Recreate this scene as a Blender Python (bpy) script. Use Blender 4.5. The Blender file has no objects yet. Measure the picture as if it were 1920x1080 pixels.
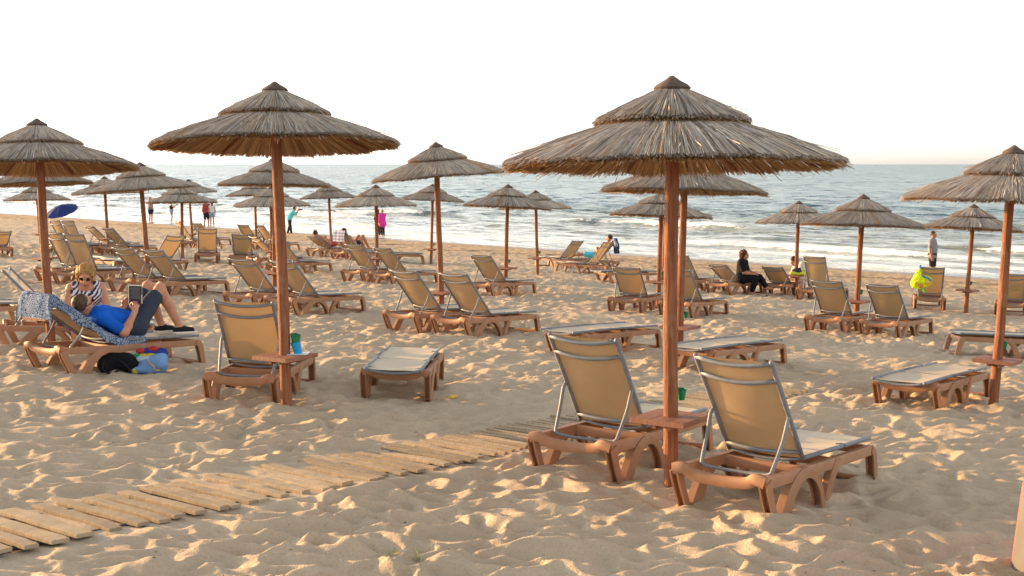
import bpy, math, random
import numpy as np
from mathutils import Matrix, Vector

random.seed(7); rng = np.random.default_rng(7)
S = bpy.context.scene
COL = S.collection
rad = math.radians

# ------------------------------------------------------------------ camera, sky, sun, exposure
CAMZ = 2.0
cam = bpy.data.cameras.new('camera'); cam_o = bpy.data.objects.new('camera', cam); COL.objects.link(cam_o)
cam.sensor_width = 36; cam.lens = 2500 / 1920 * 36; cam.clip_start = 0.1; cam.clip_end = 60000
cam_o.location = (0, 0, CAMZ); cam_o.rotation_euler = (rad(90) - math.atan(232 / 2500), 0, 0)
S.camera = cam_o

SUN_AZ, SUN_EL = -62.0, 7.5          # degrees: azimuth from +Y towards +X, elevation
sd = Vector((math.sin(rad(SUN_AZ)) * math.cos(rad(SUN_EL)), math.cos(rad(SUN_AZ)) * math.cos(rad(SUN_EL)), math.sin(rad(SUN_EL))))
W = bpy.data.worlds.new('World'); S.world = W; W.use_nodes = True
wn = W.node_tree.nodes; wl = W.node_tree.links; wn.clear()
sky = wn.new('ShaderNodeTexSky'); sky.sky_type = 'NISHITA'; sky.sun_disc = False
sky.sun_elevation = rad(SUN_EL); sky.sun_rotation = rad(SUN_AZ)
sky.air_density = 1.0; sky.dust_density = 1.0; sky.ozone_density = 1.0; sky.altitude = 0
hs = wn.new('ShaderNodeHueSaturation'); hs.inputs['Saturation'].default_value = 0.2
tint = wn.new('ShaderNodeMix'); tint.data_type = 'RGBA'; tint.blend_type = 'MULTIPLY'
tint.inputs[0].default_value = 1.0; tint.inputs[7].default_value = (1.0, 0.985, 0.965, 1)
bg = wn.new('ShaderNodeBackground'); bg.inputs['Strength'].default_value = 0.15
wo = wn.new('ShaderNodeOutputWorld')
wl.new(sky.outputs[0], hs.inputs['Color']); wl.new(hs.outputs[0], tint.inputs[6])
wl.new(tint.outputs[2], bg.inputs['Color']); wl.new(bg.outputs[0], wo.inputs['Surface'])

sun = bpy.data.lights.new('sun', 'SUN'); sun.energy = 3.7; sun.angle = rad(0.6); sun.color = (1.0, 0.56, 0.20)
sun_o = bpy.data.objects.new('sun', sun); COL.objects.link(sun_o)
sun_o.rotation_euler = (-sd).to_track_quat('-Z', 'Y').to_euler()
sun_o.location = (-20, 10, 20)

S.view_settings.view_transform = 'Standard'; S.view_settings.look = 'None'
S.view_settings.gamma = 1.0; S.view_settings.use_curve_mapping = False
S.view_settings.exposure = 1.78
S.cycles.use_denoising = True
S.cycles.max_bounces = 6; S.cycles.transparent_max_bounces = 8
S.cycles.sample_clamp_indirect = 6.0

# ------------------------------------------------------------------ helpers
SA = rad(47.0); NX, NY = math.sin(SA), math.cos(SA)      # towards the sea
SEA = -2.3
def shore(x, y): return x * NX + y * NY
def G(x, y): return 0.165 - 0.0517 * shore(x, y)           # beach plane (mean sand level)
_gn = Vector((0.0517 * NX, 0.0517 * NY, 1)).normalized()

def tag(o, label=None, cat=None, group=None, kind=None):
    if label: o['label'] = label
    if cat: o['category'] = cat
    if group: o['group'] = group
    if kind: o['kind'] = kind
    return o

def empty(name, M=None, loc=None):
    o = bpy.data.objects.new(name, None); COL.objects.link(o); o.empty_display_size = 0.1
    if M is not None: o.matrix_world = M
    elif loc is not None: o.location = loc
    return o

def obj(name, me, parent=None, M=None, loc=None, rot=None):
    o = bpy.data.objects.new(name, me); COL.objects.link(o)
    if parent is not None: o.parent = parent
    if M is not None: o.matrix_local = M
    if loc is not None: o.location = loc
    if rot is not None: o.rotation_euler = rot
    return o

def mesh(name, v, f, mat=None, smooth=False, cols=None, attrs=None):
    """v: (n,3) array; f: (m,k) array or list of tuples"""
    me = bpy.data.meshes.new(name)
    v = np.asarray(v, dtype=np.float32)
    if isinstance(f, np.ndarray):
        m, k = f.shape
        me.vertices.add(len(v)); me.vertices.foreach_set('co', v.ravel())
        me.loops.add(m * k); me.loops.foreach_set('vertex_index', f.astype(np.int32).ravel())
        me.polygons.add(m); me.polygons.foreach_set('loop_start', np.arange(0, m * k, k, dtype=np.int32))
        me.update(calc_edges=True)
    else:
        me.from_pydata([tuple(map(float, p)) for p in v], [], f); me.update()
    me.polygons.foreach_set('use_smooth', np.full(len(me.polygons), smooth, dtype=bool))
    if cols is not None:
        a = me.color_attributes.new('Col', 'FLOAT_COLOR', 'POINT')
        c = np.ones((len(v), 4), np.float32); c[:, :3] = cols; a.data.foreach_set('color', c.ravel())
    if attrs:
        for k2, val in attrs.items():
            a = me.attributes.new(k2, 'FLOAT', 'POINT'); a.data.foreach_set('value', np.asarray(val, np.float32))
    if mat: me.materials.append(mat)
    return me

class MB:
    """collects simple solids into one mesh"""
    def __init__(s): s.v = []; s.f = []; s.n = 0
    def add(s, v, f):
        s.v.extend([tuple(map(float, p)) for p in v]); s.f.extend([tuple(int(i) + s.n for i in q) for q in f]); s.n += len(v); return s
    def box(s, c, d, M=None, bev=0.0):
        x, y, z = (q / 2 for q in d)
        if bev <= 0:
            v = [Vector((sx * x, sy * y, sz * z)) for sx in (-1, 1) for sy in (-1, 1) for sz in (-1, 1)]
            f = [(0, 1, 3, 2), (4, 6, 7, 5), (0, 4, 5, 1), (2, 3, 7, 6), (0, 2, 6, 4), (1, 5, 7, 3)]
        else:
            b = bev; v = []; 
            prof = [(-z, b), (-z + b, 0), (z - b, 0), (z, b)]
            for (zz, ins) in prof:
                for (sx, sy) in ((-1, -1), (1, -1), (1, 1), (-1, 1)):
                    v.append(Vector((sx * (x - ins), sy * (y - ins), zz)))
            f = [(3, 2, 1, 0), (12, 13, 14, 15)]
            for k in range(3):
                for i in range(4): f.append((k * 4 + i, k * 4 + (i + 1) % 4, k * 4 + 4 + (i + 1) % 4, k * 4 + 4 + i))
        c = Vector(c)
        v = [(M @ p if M else p) + c for p in v]
        return s.add(v, f)
    def tube(s, pts, r, n=8, cap=True):
        pts = [Vector(p) for p in pts]; m = len(pts)
        rs = r if isinstance(r, (list, tuple)) else [r] * m
        t0 = (pts[1] - pts[0]).normalized()
        ref = Vector((0, 0, 1)) if abs(t0.z) < 0.9 else Vector((1, 0, 0))
        u = t0.cross(ref).normalized(); v = []
        for i, p in enumerate(pts):
            t = (pts[min(i + 1, m - 1)] - pts[max(i - 1, 0)]).normalized()
            u = (u - t * u.dot(t)).normalized(); w = t.cross(u)
            for k in range(n):
                a = 2 * math.pi * k / n; v.append(p + (u * math.cos(a) + w * math.sin(a)) * rs[i])
        f = [(i * n + k, i * n + (k + 1) % n, (i + 1) * n + (k + 1) % n, (i + 1) * n + k) for i in range(m - 1) for k in range(n)]
        if cap: f += [tuple(range(n - 1, -1, -1)), tuple((m - 1) * n + k for k in range(n))]
        return s.add(v, f)
    def sweep(s, pts, hs, side, sec):
        """sweep a section polygon [(a,b)] (a along path normal, b along 'side') ; hs = per point (ha,hb) scale"""
        pts = [Vector(p) for p in pts]; side = Vector(side).normalized(); m = len(pts); n = len(sec); v = []
        for i, p in enumerate(pts):
            t = (pts[min(i + 1, m - 1)] - pts[max(i - 1, 0)])
            t = (t - side * t.dot(side)).normalized(); nn = side.cross(t)
            for (a, b) in sec: v.append(p + nn * a * hs[i][0] + side * b * hs[i][1])
        f = [(i * n + k, i * n + (k + 1) % n, (i + 1) * n + (k + 1) % n, (i + 1) * n + k) for i in range(m - 1) for k in range(n)]
        f += [tuple(range(n - 1, -1, -1)), tuple((m - 1) * n + k for k in range(n))]
        return s.add(v, f)
    def lathe(s, prof, n=24, c=(0, 0, 0)):
        v = []; m = len(prof)
        for (r, z) in prof:
            for k in range(n):
                a = 2 * math.pi * k / n; v.append((c[0] + r * math.cos(a), c[1] + r * math.sin(a), c[2] + z))
        f = [(i * n + k, i * n + (k + 1) % n, (i + 1) * n + (k + 1) % n, (i + 1) * n + k) for i in range(m - 1) for k in range(n)]
        return s.add(v, f)
    def build(s, name, mat, smooth=False):
        me = bpy.data.meshes.new(name); me.from_pydata(s.v, [], s.f); me.update()
        me.polygons.foreach_set('use_smooth', np.full(len(me.polygons), smooth, dtype=bool))
        me.materials.append(mat)
        return me

def smooth_by_angle(me, deg=35):
    import bmesh
    bm = bmesh.new(); bm.from_mesh(me)
    bmesh.ops.recalc_face_normals(bm, faces=bm.faces)
    for e in bm.edges: e.smooth = not (len(e.link_faces) == 2 and e.calc_face_angle(0) > rad(deg))
    for f in bm.faces: f.smooth = True
    bm.to_mesh(me); bm.free(); return me

def catmull(P, n=6):
    P = [Vector(p) for p in P]; out = []
    for i in range(len(P) - 1):
        a = P[max(i - 1, 0)]; b = P[i]; c = P[i + 1]; d = P[min(i + 2, len(P) - 1)]
        for k in range(n):
            t = k / n
            out.append(0.5 * ((2 * b) + (c - a) * t + (2 * a - 5 * b + 4 * c - d) * t * t + (3 * b - a - 3 * c + d) * t ** 3))
    out.append(P[-1]); return out

# --- numpy noise
_perm = rng.permutation(65536).astype(np.int64)
def _h(ix, iy, s): return _perm[(_perm[(ix + s * 1013) & 65535] + iy * 7 + s * 31) & 65535]
def perlin(x, y, s=0):
    x = np.asarray(x, np.float64); y = np.asarray(y, np.float64)
    ix = np.floor(x).astype(np.int64); iy = np.floor(y).astype(np.int64); fx = x - ix; fy = y - iy
    def g(dx, dy):
        a = _h(ix + dx, iy + dy, s) * (2 * np.pi / 65536); return np.cos(a) * (fx - dx) + np.sin(a) * (fy - dy)
    u = fx * fx * fx * (fx * (fx * 6 - 15) + 10); v = fy * fy * fy * (fy * (fy * 6 - 15) + 10)
    a = g(0, 0) * (1 - u) + g(1, 0) * u; b = g(0, 1) * (1 - u) + g(1, 1) * u
    return (a * (1 - v) + b * v) * 1.5
def worley(x, y, s=0):
    """smooth F1 distance and random id value of the nearest cell"""
    ix = np.floor(x).astype(np.int64); iy = np.floor(y).astype(np.int64)
    acc = np.zeros_like(x); 
    for dx in (-1, 0, 1):
        for dy in (-1, 0, 1):
            h1 = _h(ix + dx, iy + dy, s) / 65536.0; h2 = _h(ix + dx, iy + dy, s + 5) / 65536.0
            d2 = (ix + dx + h1 - x) ** 2 + (iy + dy + h2 - y) ** 2
            acc += np.exp(-17.0 * np.sqrt(d2))
    return -np.log(acc) / 17.0

# --- materials
def mat(name, col, rough=0.6, var=0.0, scale=8.0, bump=0.0, bscale=60.0, stretch=(1, 1, 1), spec=0.3, metal=0.0, col2=None, vcol=False, transl=0.0, tcol=None, detail=4, coord='Object', sheen=0.0, rnd=0.0):
    m = bpy.data.materials.new(name); m.use_nodes = True; nt = m.node_tree; n = nt.nodes; l = nt.links
    bs = n['Principled BSDF']; bs.inputs['Roughness'].default_value = rough; bs.inputs['Metallic'].default_value = metal
    bs.inputs['Specular IOR Level'].default_value = spec
    if sheen: bs.inputs['Sheen Weight'].default_value = sheen
    tc = n.new('ShaderNodeTexCoord'); mp = n.new('ShaderNodeMapping'); mp.inputs['Scale'].default_value = stretch
    l.new(tc.outputs[coord], mp.inputs[0])
    nz = n.new('ShaderNodeTexNoise'); nz.inputs['Scale'].default_value = scale; nz.inputs['Detail'].default_value = detail
    l.new(mp.outputs[0], nz.inputs['Vector'])
    c2 = col2 or tuple(max(0, c * (1 - var)) for c in col)
    if vcol:
        at = n.new('ShaderNodeAttribute'); at.attribute_name = 'Col'
        mx = n.new('ShaderNodeMix'); mx.data_type = 'RGBA'; mx.blend_type = 'MULTIPLY'; mx.inputs[0].default_value = 1.0
        rp = n.new('ShaderNodeMapRange'); rp.inputs[3].default_value = 1 - var; rp.inputs[4].default_value = 1 + var
        l.new(nz.outputs[0], rp.inputs[0]); l.new(at.outputs[0], mx.inputs[6]); l.new(rp.outputs[0], mx.inputs[7]); cs = mx.outputs[2]
    else:
        mx = n.new('ShaderNodeMix'); mx.data_type = 'RGBA'
        cr = n.new('ShaderNodeMapRange'); cr.inputs[1].default_value = 0.3; cr.inputs[2].default_value = 0.7
        l.new(nz.outputs[0], cr.inputs[0]); l.new(cr.outputs[0], mx.inputs[0])
        mx.inputs[6].default_value = (*c2, 1); mx.inputs[7].default_value = (*col, 1); cs = mx.outputs[2]
    l.new(cs, bs.inputs['Base Color'])
    if rnd > 0:
        oi = n.new('ShaderNodeObjectInfo'); rr_ = n.new('ShaderNodeMapRange'); rr_.inputs[3].default_value = 1 - rnd; rr_.inputs[4].default_value = 1 + rnd; l.new(oi.outputs['Random'], rr_.inputs[0])
        mm = n.new('ShaderNodeMix'); mm.data_type = 'RGBA'; mm.blend_type = 'MULTIPLY'; mm.inputs[0].default_value = 1.0; l.new(cs, mm.inputs[6]); l.new(rr_.outputs[0], mm.inputs[7]); l.new(mm.outputs[2], bs.inputs['Base Color'])
    if bump > 0:
        n2 = n.new('ShaderNodeTexNoise'); n2.inputs['Scale'].default_value = bscale; n2.inputs['Detail'].default_value = 3
        l.new(mp.outputs[0], n2.inputs['Vector'])
        bp = n.new('ShaderNodeBump'); bp.inputs['Strength'].default_value = bump; bp.inputs['Distance'].default_value = 0.01
        l.new(n2.outputs[0], bp.inputs['Height']); l.new(bp.outputs[0], bs.inputs['Normal'])
    if transl > 0:
        tr = n.new('ShaderNodeBsdfTranslucent'); tr.inputs[0].default_value = (*(tcol or col), 1)
        ms = n.new('ShaderNodeMixShader'); ms.inputs[0].default_value = transl
        l.new(bs.outputs[0], ms.inputs[1]); l.new(tr.outputs[0], ms.inputs[2]); l.new(ms.outputs[0], n['Material Output'].inputs[0])
    return m

M_plastic = mat('terracotta_plastic', (0.375, 0.195, 0.108), 0.58, col2=(0.285, 0.145, 0.078), scale=6, bump=0.1, bscale=300, spec=0.3, detail=8, rnd=0.07)
M_tube = mat('grey_tube', (0.20, 0.215, 0.24), 0.5, var=0.2, scale=20, spec=0.4)
def pole_material():
    m = mat('stained_pole', (0.31, 0.138, 0.074), 0.8, col2=(0.17, 0.06, 0.03), scale=14, stretch=(4, 4, 0.22), bump=0.9, bscale=28, detail=8, spec=0.12)
    n = m.node_tree.nodes; l = m.node_tree.links; bs = n['Principled BSDF']; src = bs.inputs['Base Color'].links[0].from_socket; tc = n['Texture Coordinate']
    def layer(src, col, sc, st, a, b, amt):
        mp = n.new('ShaderNodeMapping'); mp.inputs['Scale'].default_value = st; l.new(tc.outputs['Object'], mp.inputs[0]); z = n.new('ShaderNodeTexNoise'); z.inputs['Scale'].default_value = sc; z.inputs['Detail'].default_value = 6; z.inputs['Roughness'].default_value = .7; l.new(mp.outputs[0], z.inputs['Vector'])
        r = n.new('ShaderNodeMapRange'); r.inputs[1].default_value = a; r.inputs[2].default_value = b; r.inputs[4].default_value = amt; l.new(z.outputs[0], r.inputs[0]); x = n.new('ShaderNodeMix'); x.data_type = 'RGBA'; l.new(r.outputs[0], x.inputs[0]); l.new(src, x.inputs[6]); x.inputs[7].default_value = (*col, 1); return x.outputs[2]
    src = layer(src, (.33, .25, .18), 5, (1.5, 1.5, .6), .54, .72, .75)      # worn to grey wood
    src = layer(src, (.05, .022, .014), 20, (6, 6, .12), .60, .70, .8)       # cracks
    l.new(src, bs.inputs['Base Color']); return m
M_pole = pole_material()
M_table = mat('stained_table', (0.30, 0.14, 0.085), 0.65, col2=(0.20, 0.085, 0.05), scale=7, stretch=(1, 6, 1), bump=0.25, bscale=40, detail=6)
M_plank = mat('weathered_plank', (0.43, 0.34, 0.235), 0.9, col2=(0.29, 0.225, 0.155), scale=10, stretch=(1, 8, 1), bump=0.4, bscale=40, detail=7, rnd=0.22)
M_thatch = mat('reed_thatch', (1, 1, 1), 0.7, var=0.2, scale=30, vcol=True, spec=0.3, transl=0.10, tcol=(0.55, 0.3, 0.1), rnd=0.14)
M_cap = mat('thatch_cap', (0.13, 0.09, 0.07), 0.8, var=0.4, scale=25, bump=0.5, bscale=80, stretch=(1, 1, 0.3))
M_green = mat('green_plastic', (0.02, 0.19, 0.08), 0.4, var=0.1, scale=20)

def fabric_material():
    """mesh fabric: pale beige for the lit upper side, tan for the shaded under side, letting some light through"""
    m = bpy.data.materials.new('beige_mesh_fabric'); m.use_nodes = True; n = m.node_tree.nodes; l = m.node_tree.links; bs = n['Principled BSDF']
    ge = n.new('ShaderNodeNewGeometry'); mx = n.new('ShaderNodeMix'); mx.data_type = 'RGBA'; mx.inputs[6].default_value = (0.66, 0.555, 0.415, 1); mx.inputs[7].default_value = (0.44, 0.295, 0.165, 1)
    l.new(ge.outputs['Backfacing'], mx.inputs[0])  # tan on back faces puts the shade of the rear into the colour
    tc = n.new('ShaderNodeTexCoord'); nz = n.new('ShaderNodeTexNoise'); nz.inputs['Scale'].default_value = 3.5; nz.inputs['Detail'].default_value = 5; l.new(tc.outputs['Object'], nz.inputs['Vector'])
    mr = n.new('ShaderNodeMapRange'); mr.inputs[1].default_value = .3; mr.inputs[2].default_value = .7; mr.inputs[3].default_value = .88; mr.inputs[4].default_value = 1.04; l.new(nz.outputs[0], mr.inputs[0])
    m2 = n.new('ShaderNodeMix'); m2.data_type = 'RGBA'; m2.blend_type = 'MULTIPLY'; m2.inputs[0].default_value = 1; l.new(mx.outputs[2], m2.inputs[6]); l.new(mr.outputs[0], m2.inputs[7]); oi = n.new('ShaderNodeObjectInfo'); r9 = n.new('ShaderNodeMapRange'); r9.inputs[3].default_value = .9; r9.inputs[4].default_value = 1.08; l.new(oi.outputs['Random'], r9.inputs[0]); m9 = n.new('ShaderNodeMix'); m9.data_type = 'RGBA'; m9.blend_type = 'MULTIPLY'; m9.inputs[0].default_value = 1; l.new(m2.outputs[2], m9.inputs[6]); l.new(r9.outputs[0], m9.inputs[7]); l.new(m9.outputs[2], bs.inputs['Base Color'])
    bs.inputs['Roughness'].default_value = .6; bs.inputs['Specular IOR Level'].default_value = .35
    wv = n.new('ShaderNodeTexNoise'); wv.inputs['Scale'].default_value = 420; l.new(tc.outputs['Object'], wv.inputs['Vector']); bp = n.new('ShaderNodeBump'); bp.inputs['Strength'].default_value = .15; bp.inputs['Distance'].default_value = .004; l.new(wv.outputs[0], bp.inputs['Height']); l.new(bp.outputs[0], bs.inputs['Normal'])
    tr = n.new('ShaderNodeBsdfTranslucent'); tr.inputs[0].default_value = (.60, .40, .19, 1); ms = n.new('ShaderNodeMixShader'); ms.inputs[0].default_value = .15
    l.new(bs.outputs[0], ms.inputs[1]); l.new(tr.outputs[0], ms.inputs[2]); l.new(ms.outputs[0], n['Material Output'].inputs[0]); return m
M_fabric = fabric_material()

# ------------------------------------------------------------------ sand
def walk_uv(x, y):
    """boardwalk frame: along, across"""
    a = rad(52.9); dx, dy = x + 2.58, y - 7.24
    u = dx * math.cos(a) + dy * math.sin(a); v = -dx * math.sin(a) + dy * math.cos(a)
    return u, v + 0.05
def bumps(x, y):
    s = shore(x, y)
    k = np.clip(1.05 - (s - 18) / 45, 0.40, 1.0)
    wx = x + 0.13 * perlin(x * 2.2, y * 2.2, 1) + 0.05 * perlin(x * 5, y * 5, 2); wy = y + 0.13 * perlin(x * 2.2, y * 2.2, 3) + 0.05 * perlin(x * 5, y * 5, 4)
    a = worley(wx / 0.225, wy / 0.17, 0); b = worley(wx / 0.11 + 7, wy / 0.085, 1)
    h = 0.122 * (np.clip(a, 0, 0.8) ** 1.5 - 0.19) + 0.036 * (np.clip(b, 0, 0.8) ** 1.3 - 0.22) * (0.6 + 0.8 * perlin(x * 0.6, y * 0.6, 6))
    h = h * (0.8 + 0.55 * perlin(x * 0.35, y * 0.35, 7)) + 0.040 * perlin(x * 0.9, y * 0.9, 5) + 0.020 * perlin(x * 2.1, y * 2.1, 17) + 0.012 * (0.35 - np.abs(perlin(x * 3.4, y * 3.4, 8))) + 0.004 * (0.3 - np.abs(perlin(x * 9, y * 9, 10))) + 0.002 * perlin(x * 23, y * 23, 9)
    h = h * k
    u, v = walk_uv(x, y)
    inside = np.clip((0.62 - np.abs(v)) / 0.22, 0, 1) * (u < 9.0) * (u > -6)
    fill = 0.003 + 0.020 * perlin(u * 0.9, v * 0.6, 11) + 0.012 * perlin(u * 4, v * 3, 12) + 0.010 * np.exp(-((u - 2.4) / 0.8) ** 2)
    h = h * (1 - inside) + inside * (fill + 0.12 * h)
    for (px_, py_) in ((1.057, 8.75), (-1.96, 11.5), (-5.08, 14.6), (4.94, 13.5), (-1.12, 21.3), (2.17, 17.2), (-7.24, 26.5), (6.01, 23.2)):
        d2_ = (x - px_) ** 2 + (y - py_) ** 2; h = h + 0.045 * np.exp(-d2_ / 0.022) * (1 + 0.5 * perlin(x * 7, y * 7, 13))
    return h
def sand_z(x, y):
    x = np.asarray(x, float); y = np.asarray(y, float)
    s = shore(x, y)
    base = 0.165 - 0.0517 * s
    base = base + 0.10 * np.exp(-((s - 42.5) / 2.2) ** 2) * 0.7          # low berm above the water
    base = np.maximum(base, -4.5)
    return base + bumps(x, y) * np.clip((52 - s) / 6, 0.1, 1)

def grid_faces(nr, nc):
    i = np.arange(nr - 1)[:, None] * nc + np.arange(nc - 1)[None, :]
    return np.stack([i, i + 1, i + nc + 1, i + nc], -1).reshape(-1, 4)

ys = [-14.0]
while ys[-1] < 4.5: ys.append(ys[-1] + (0.35 if ys[-1] < 3 else 0.12))
while ys[-1] < 170:
    y = ys[-1]; ys.append(y + max(0.0165 * (max(y, 6) / 8) ** 1.55, 0.013))
ys = np.array(ys); nc = 760
q = np.linspace(-1, 1, nc); q = 0.80 * q + 0.20 * q ** 5
wid = np.where(ys < 6, 8.5, 5.0 + 0.58 * ys); XX = q[None, :] * wid[:, None]; YY = np.repeat(ys[:, None], nc, 1)
YY = YY + 0.0
ZZ = sand_z(XX, YY)
sV = np.stack([XX, YY, ZZ], -1).reshape(-1, 3); sS = shore(sV[:, 0], sV[:, 1])
F = grid_faces(len(ys), nc)
keep = (sS[F[:, 0]] < 56)
F = F[keep]
used = np.unique(F); remap = np.full(len(sV), -1, np.int64); remap[used] = np.arange(len(used)); sV = sV[used]; F = remap[F]; sS = sS[used]
wet = np.clip((sS - 44.0 + 0.6 * perlin(sV[:, 0] * .25, sV[:, 1] * .25, 14)) / 2.2, 0, 1)
weed = np.clip((perlin(sV[:, 0] * .35, sV[:, 1] * .6, 15) + 0.5 * perlin(sV[:, 0] * 2, sV[:, 1] * 2, 16) - 0.15) * 3, 0, 1) * np.exp(-((sS - 39.5) / 2.6) ** 2)
packed = np.clip((sS - 30) / 10, 0, 1)

def sand_material():
    m = bpy.data.materials.new('beach_sand'); m.use_nodes = True; n = m.node_tree.nodes; l = m.node_tree.links; bs = n['Principled BSDF']
    tc = n.new('ShaderNodeTexCoord')
    def noise(sc, det=4):
        z = n.new('ShaderNodeTexNoise'); z.inputs['Scale'].default_value = sc; z.inputs['Detail'].default_value = det; l.new(tc.outputs['Object'], z.inputs['Vector']); return z
    def mix(a, b, fac):
        x = n.new('ShaderNodeMix'); x.data_type = 'RGBA'
        for s_, v in ((6, a), (7, b)):
            if isinstance(v, tuple): x.inputs[s_].default_value = (*v, 1)
            else: l.new(v, x.inputs[s_])
        l.new(fac, x.inputs[0]) if not isinstance(fac, float) else setattr(x.inputs[0], 'default_value', fac)
        return x.outputs[2]
    def rng_(v, a, b, c=0.0, d=1.0):
        r = n.new('ShaderNodeMapRange'); r.inputs[1].default_value = a; r.inputs[2].default_value = b; r.inputs[3].default_value = c; r.inputs[4].default_value = d; l.new(v, r.inputs[0]); return r.outputs[0]
    c = mix((0.43, 0.343, 0.248), (0.50, 0.402, 0.29), rng_(noise(1.2).outputs[0], .35, .65))
    c = mix(c, (0.38, 0.28, 0.18), rng_(noise(55, 6).outputs[0], .50, .75, 0, .7))
    vo = n.new('ShaderNodeTexVoronoi'); vo.inputs['Scale'].default_value = 26; l.new(tc.outputs['Object'], vo.inputs['Vector'])
    c = mix(c, (0.20, 0.13, 0.08), rng_(vo.outputs['Distance'], .055, .03, 0, .5))
    vo2 = n.new('ShaderNodeTexVoronoi'); vo2.inputs['Scale'].default_value = 9; l.new(tc.outputs['Object'], vo2.inputs['Vector'])
    c = mix(c, (0.75, 0.70, 0.62), rng_(vo2.outputs['Distance'], .045, .03, 0, .7))
    at = n.new('ShaderNodeAttribute'); at.attribute_name = 'packed'
    c = mix(c, (0.42, 0.29, 0.165), rng_(at.outputs['Fac'], 0, 1, 0, .75))
    at = n.new('ShaderNodeAttribute'); at.attribute_name = 'weed'; c = mix(c, (0.13, 0.085, 0.045), rng_(at.outputs['Fac'], 0, 1, 0, .8))
    at = n.new('ShaderNodeAttribute'); at.attribute_name = 'wet'; c = mix(c, (0.20, 0.13, 0.075), at.outputs['Fac'])
    l.new(c, bs.inputs['Base Color'])
    l.new(rng_(at.outputs['Fac'], 0, 1, .95, .3), bs.inputs['Roughness']); bs.inputs['Specular IOR Level'].default_value = 0.25
    b1 = n.new('ShaderNodeBump'); b1.inputs['Strength'].default_value = 0.8; b1.inputs['Distance'].default_value = 0.009
    l.new(noise(110, 4).outputs[0], b1.inputs['Height'])
    b2 = n.new('ShaderNodeBump'); b2.inputs['Strength'].default_value = 0.35; b2.inputs['Distance'].default_value = 0.015
    l.new(noise(22, 4).outputs[0], b2.inputs['Height']); l.new(b1.outputs[0], b2.inputs['Normal'])
    b3 = n.new('ShaderNodeBump'); b3.inputs['Strength'].default_value = 0.25; b3.inputs['Distance'].default_value = 0.04
    l.new(noise(5.5, 3).outputs[0], b3.inputs['Height']); l.new(b2.outputs[0], b3.inputs['Normal']); l.new(b3.outputs[0], bs.inputs['Normal'])
    return m
sand = obj('sand_beach', mesh('sand_beach', sV, F, sand_material(), True, attrs=dict(wet=wet, weed=weed, packed=packed)))
tag(sand, kind='structure')

# ------------------------------------------------------------------ sea
nr, ncs = 560, 640
k = np.linspace(0, 1, nr)
ss = 44.5 + 90 * k ** 1.25 + 60000 * np.clip((k - 0.55) / 0.45, 0, 1) ** 6.5
q = np.linspace(-1, 1, ncs); q = 0.6 * q + 0.4 * q ** 5
tc_ = -1.25 * ss - 10; th = 1.7 * ss + 60
TT = tc_[:, None] + q[None, :] * th[:, None]; SS = np.repeat(ss[:, None], ncs, 1)
hh = np.zeros_like(SS); foam = np.zeros_like(SS)
near = np.exp(-np.maximum(SS - 60, 0) / 900)
for i, (sk, am, wob) in enumerate(((50.2, .06, .9), (53.2, .10, 1.3), (57.0, .22, 1.8), (62.5, .34, 2.4), (70, .36, 3.0), (79, .30, 3.5), (91, .26, 4.0), (105, .2, 4.5))):
    c = sk + wob * perlin(TT * 0.035, TT * 0 + i * 9.1, 20 + i) + 0.9 * perlin(TT * .14, TT * 0 + 3.3 * i, 30 + i)
    a = np.clip(0.48 + 1.3 * perlin(TT * 0.06 + 5 * i, TT * 0 + 1.7 * i, 40 + i), 0.0, 1.25)
    d = SS - c
    pr = np.where(d < 0, np.exp(-(d / (0.55 + 0.02 * sk * .3)) ** 2), np.exp(-(d / 2.4) ** 2))
    hh += am * a * pr
    lim = (0.35, 0.4, 0.45, 0.55, 0.75, 0.95, 1.1, 1.2)[i]
    fo = np.clip((a - lim) * 3.0, 0, 1) * np.clip(1 - np.abs(d + 0.55) / (0.75 if i < 4 else .5), 0, 1) * 1.6
    fo += 0.55 * np.clip((a - lim) * 2, 0, 1) * np.clip(1 - np.abs(d + 1.9) / 1.8, 0, 1) * (d < 0) * np.clip(perlin(TT * .8, SS * 1.6, 50 + i) * 2.2 + .25, 0, 1)
    foam = np.maximum(foam, fo)
ch = np.clip((SS - 47) / 18, 0.12, 1)
fade = np.exp(-np.maximum(SS - 300, 0) / 700)
hh += ch * fade * (0.17 * perlin(TT / 7.0 + .3 * perlin(TT / 9, SS / 9, 61), SS / 2.6, 60) + 0.10 * perlin(TT / 2.6, SS / 1.1, 62) + 0.22 * perlin(TT / 26, SS / 9.0, 63) * np.clip((SS - 70) / 60, 0, 1))
hh += 0.02 * ch * fade * perlin(TT / .9, SS / .45, 64)
wX = SS * NX + TT * NY; wY = SS * NY - TT * NX
foam = np.clip(foam, 0, 1)
edge = SEA - (0.165 - 0.0517 * SS)          # water depth
foam = np.maximum(foam, np.clip(1 - np.abs(edge - 0.035 - .02 * perlin(TT * .5, SS * .5, 66)) / 0.02, 0, 1) * 0.75)
sea_v = np.stack([wX, wY, SEA + hh], -1).reshape(-1, 3)
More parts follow.
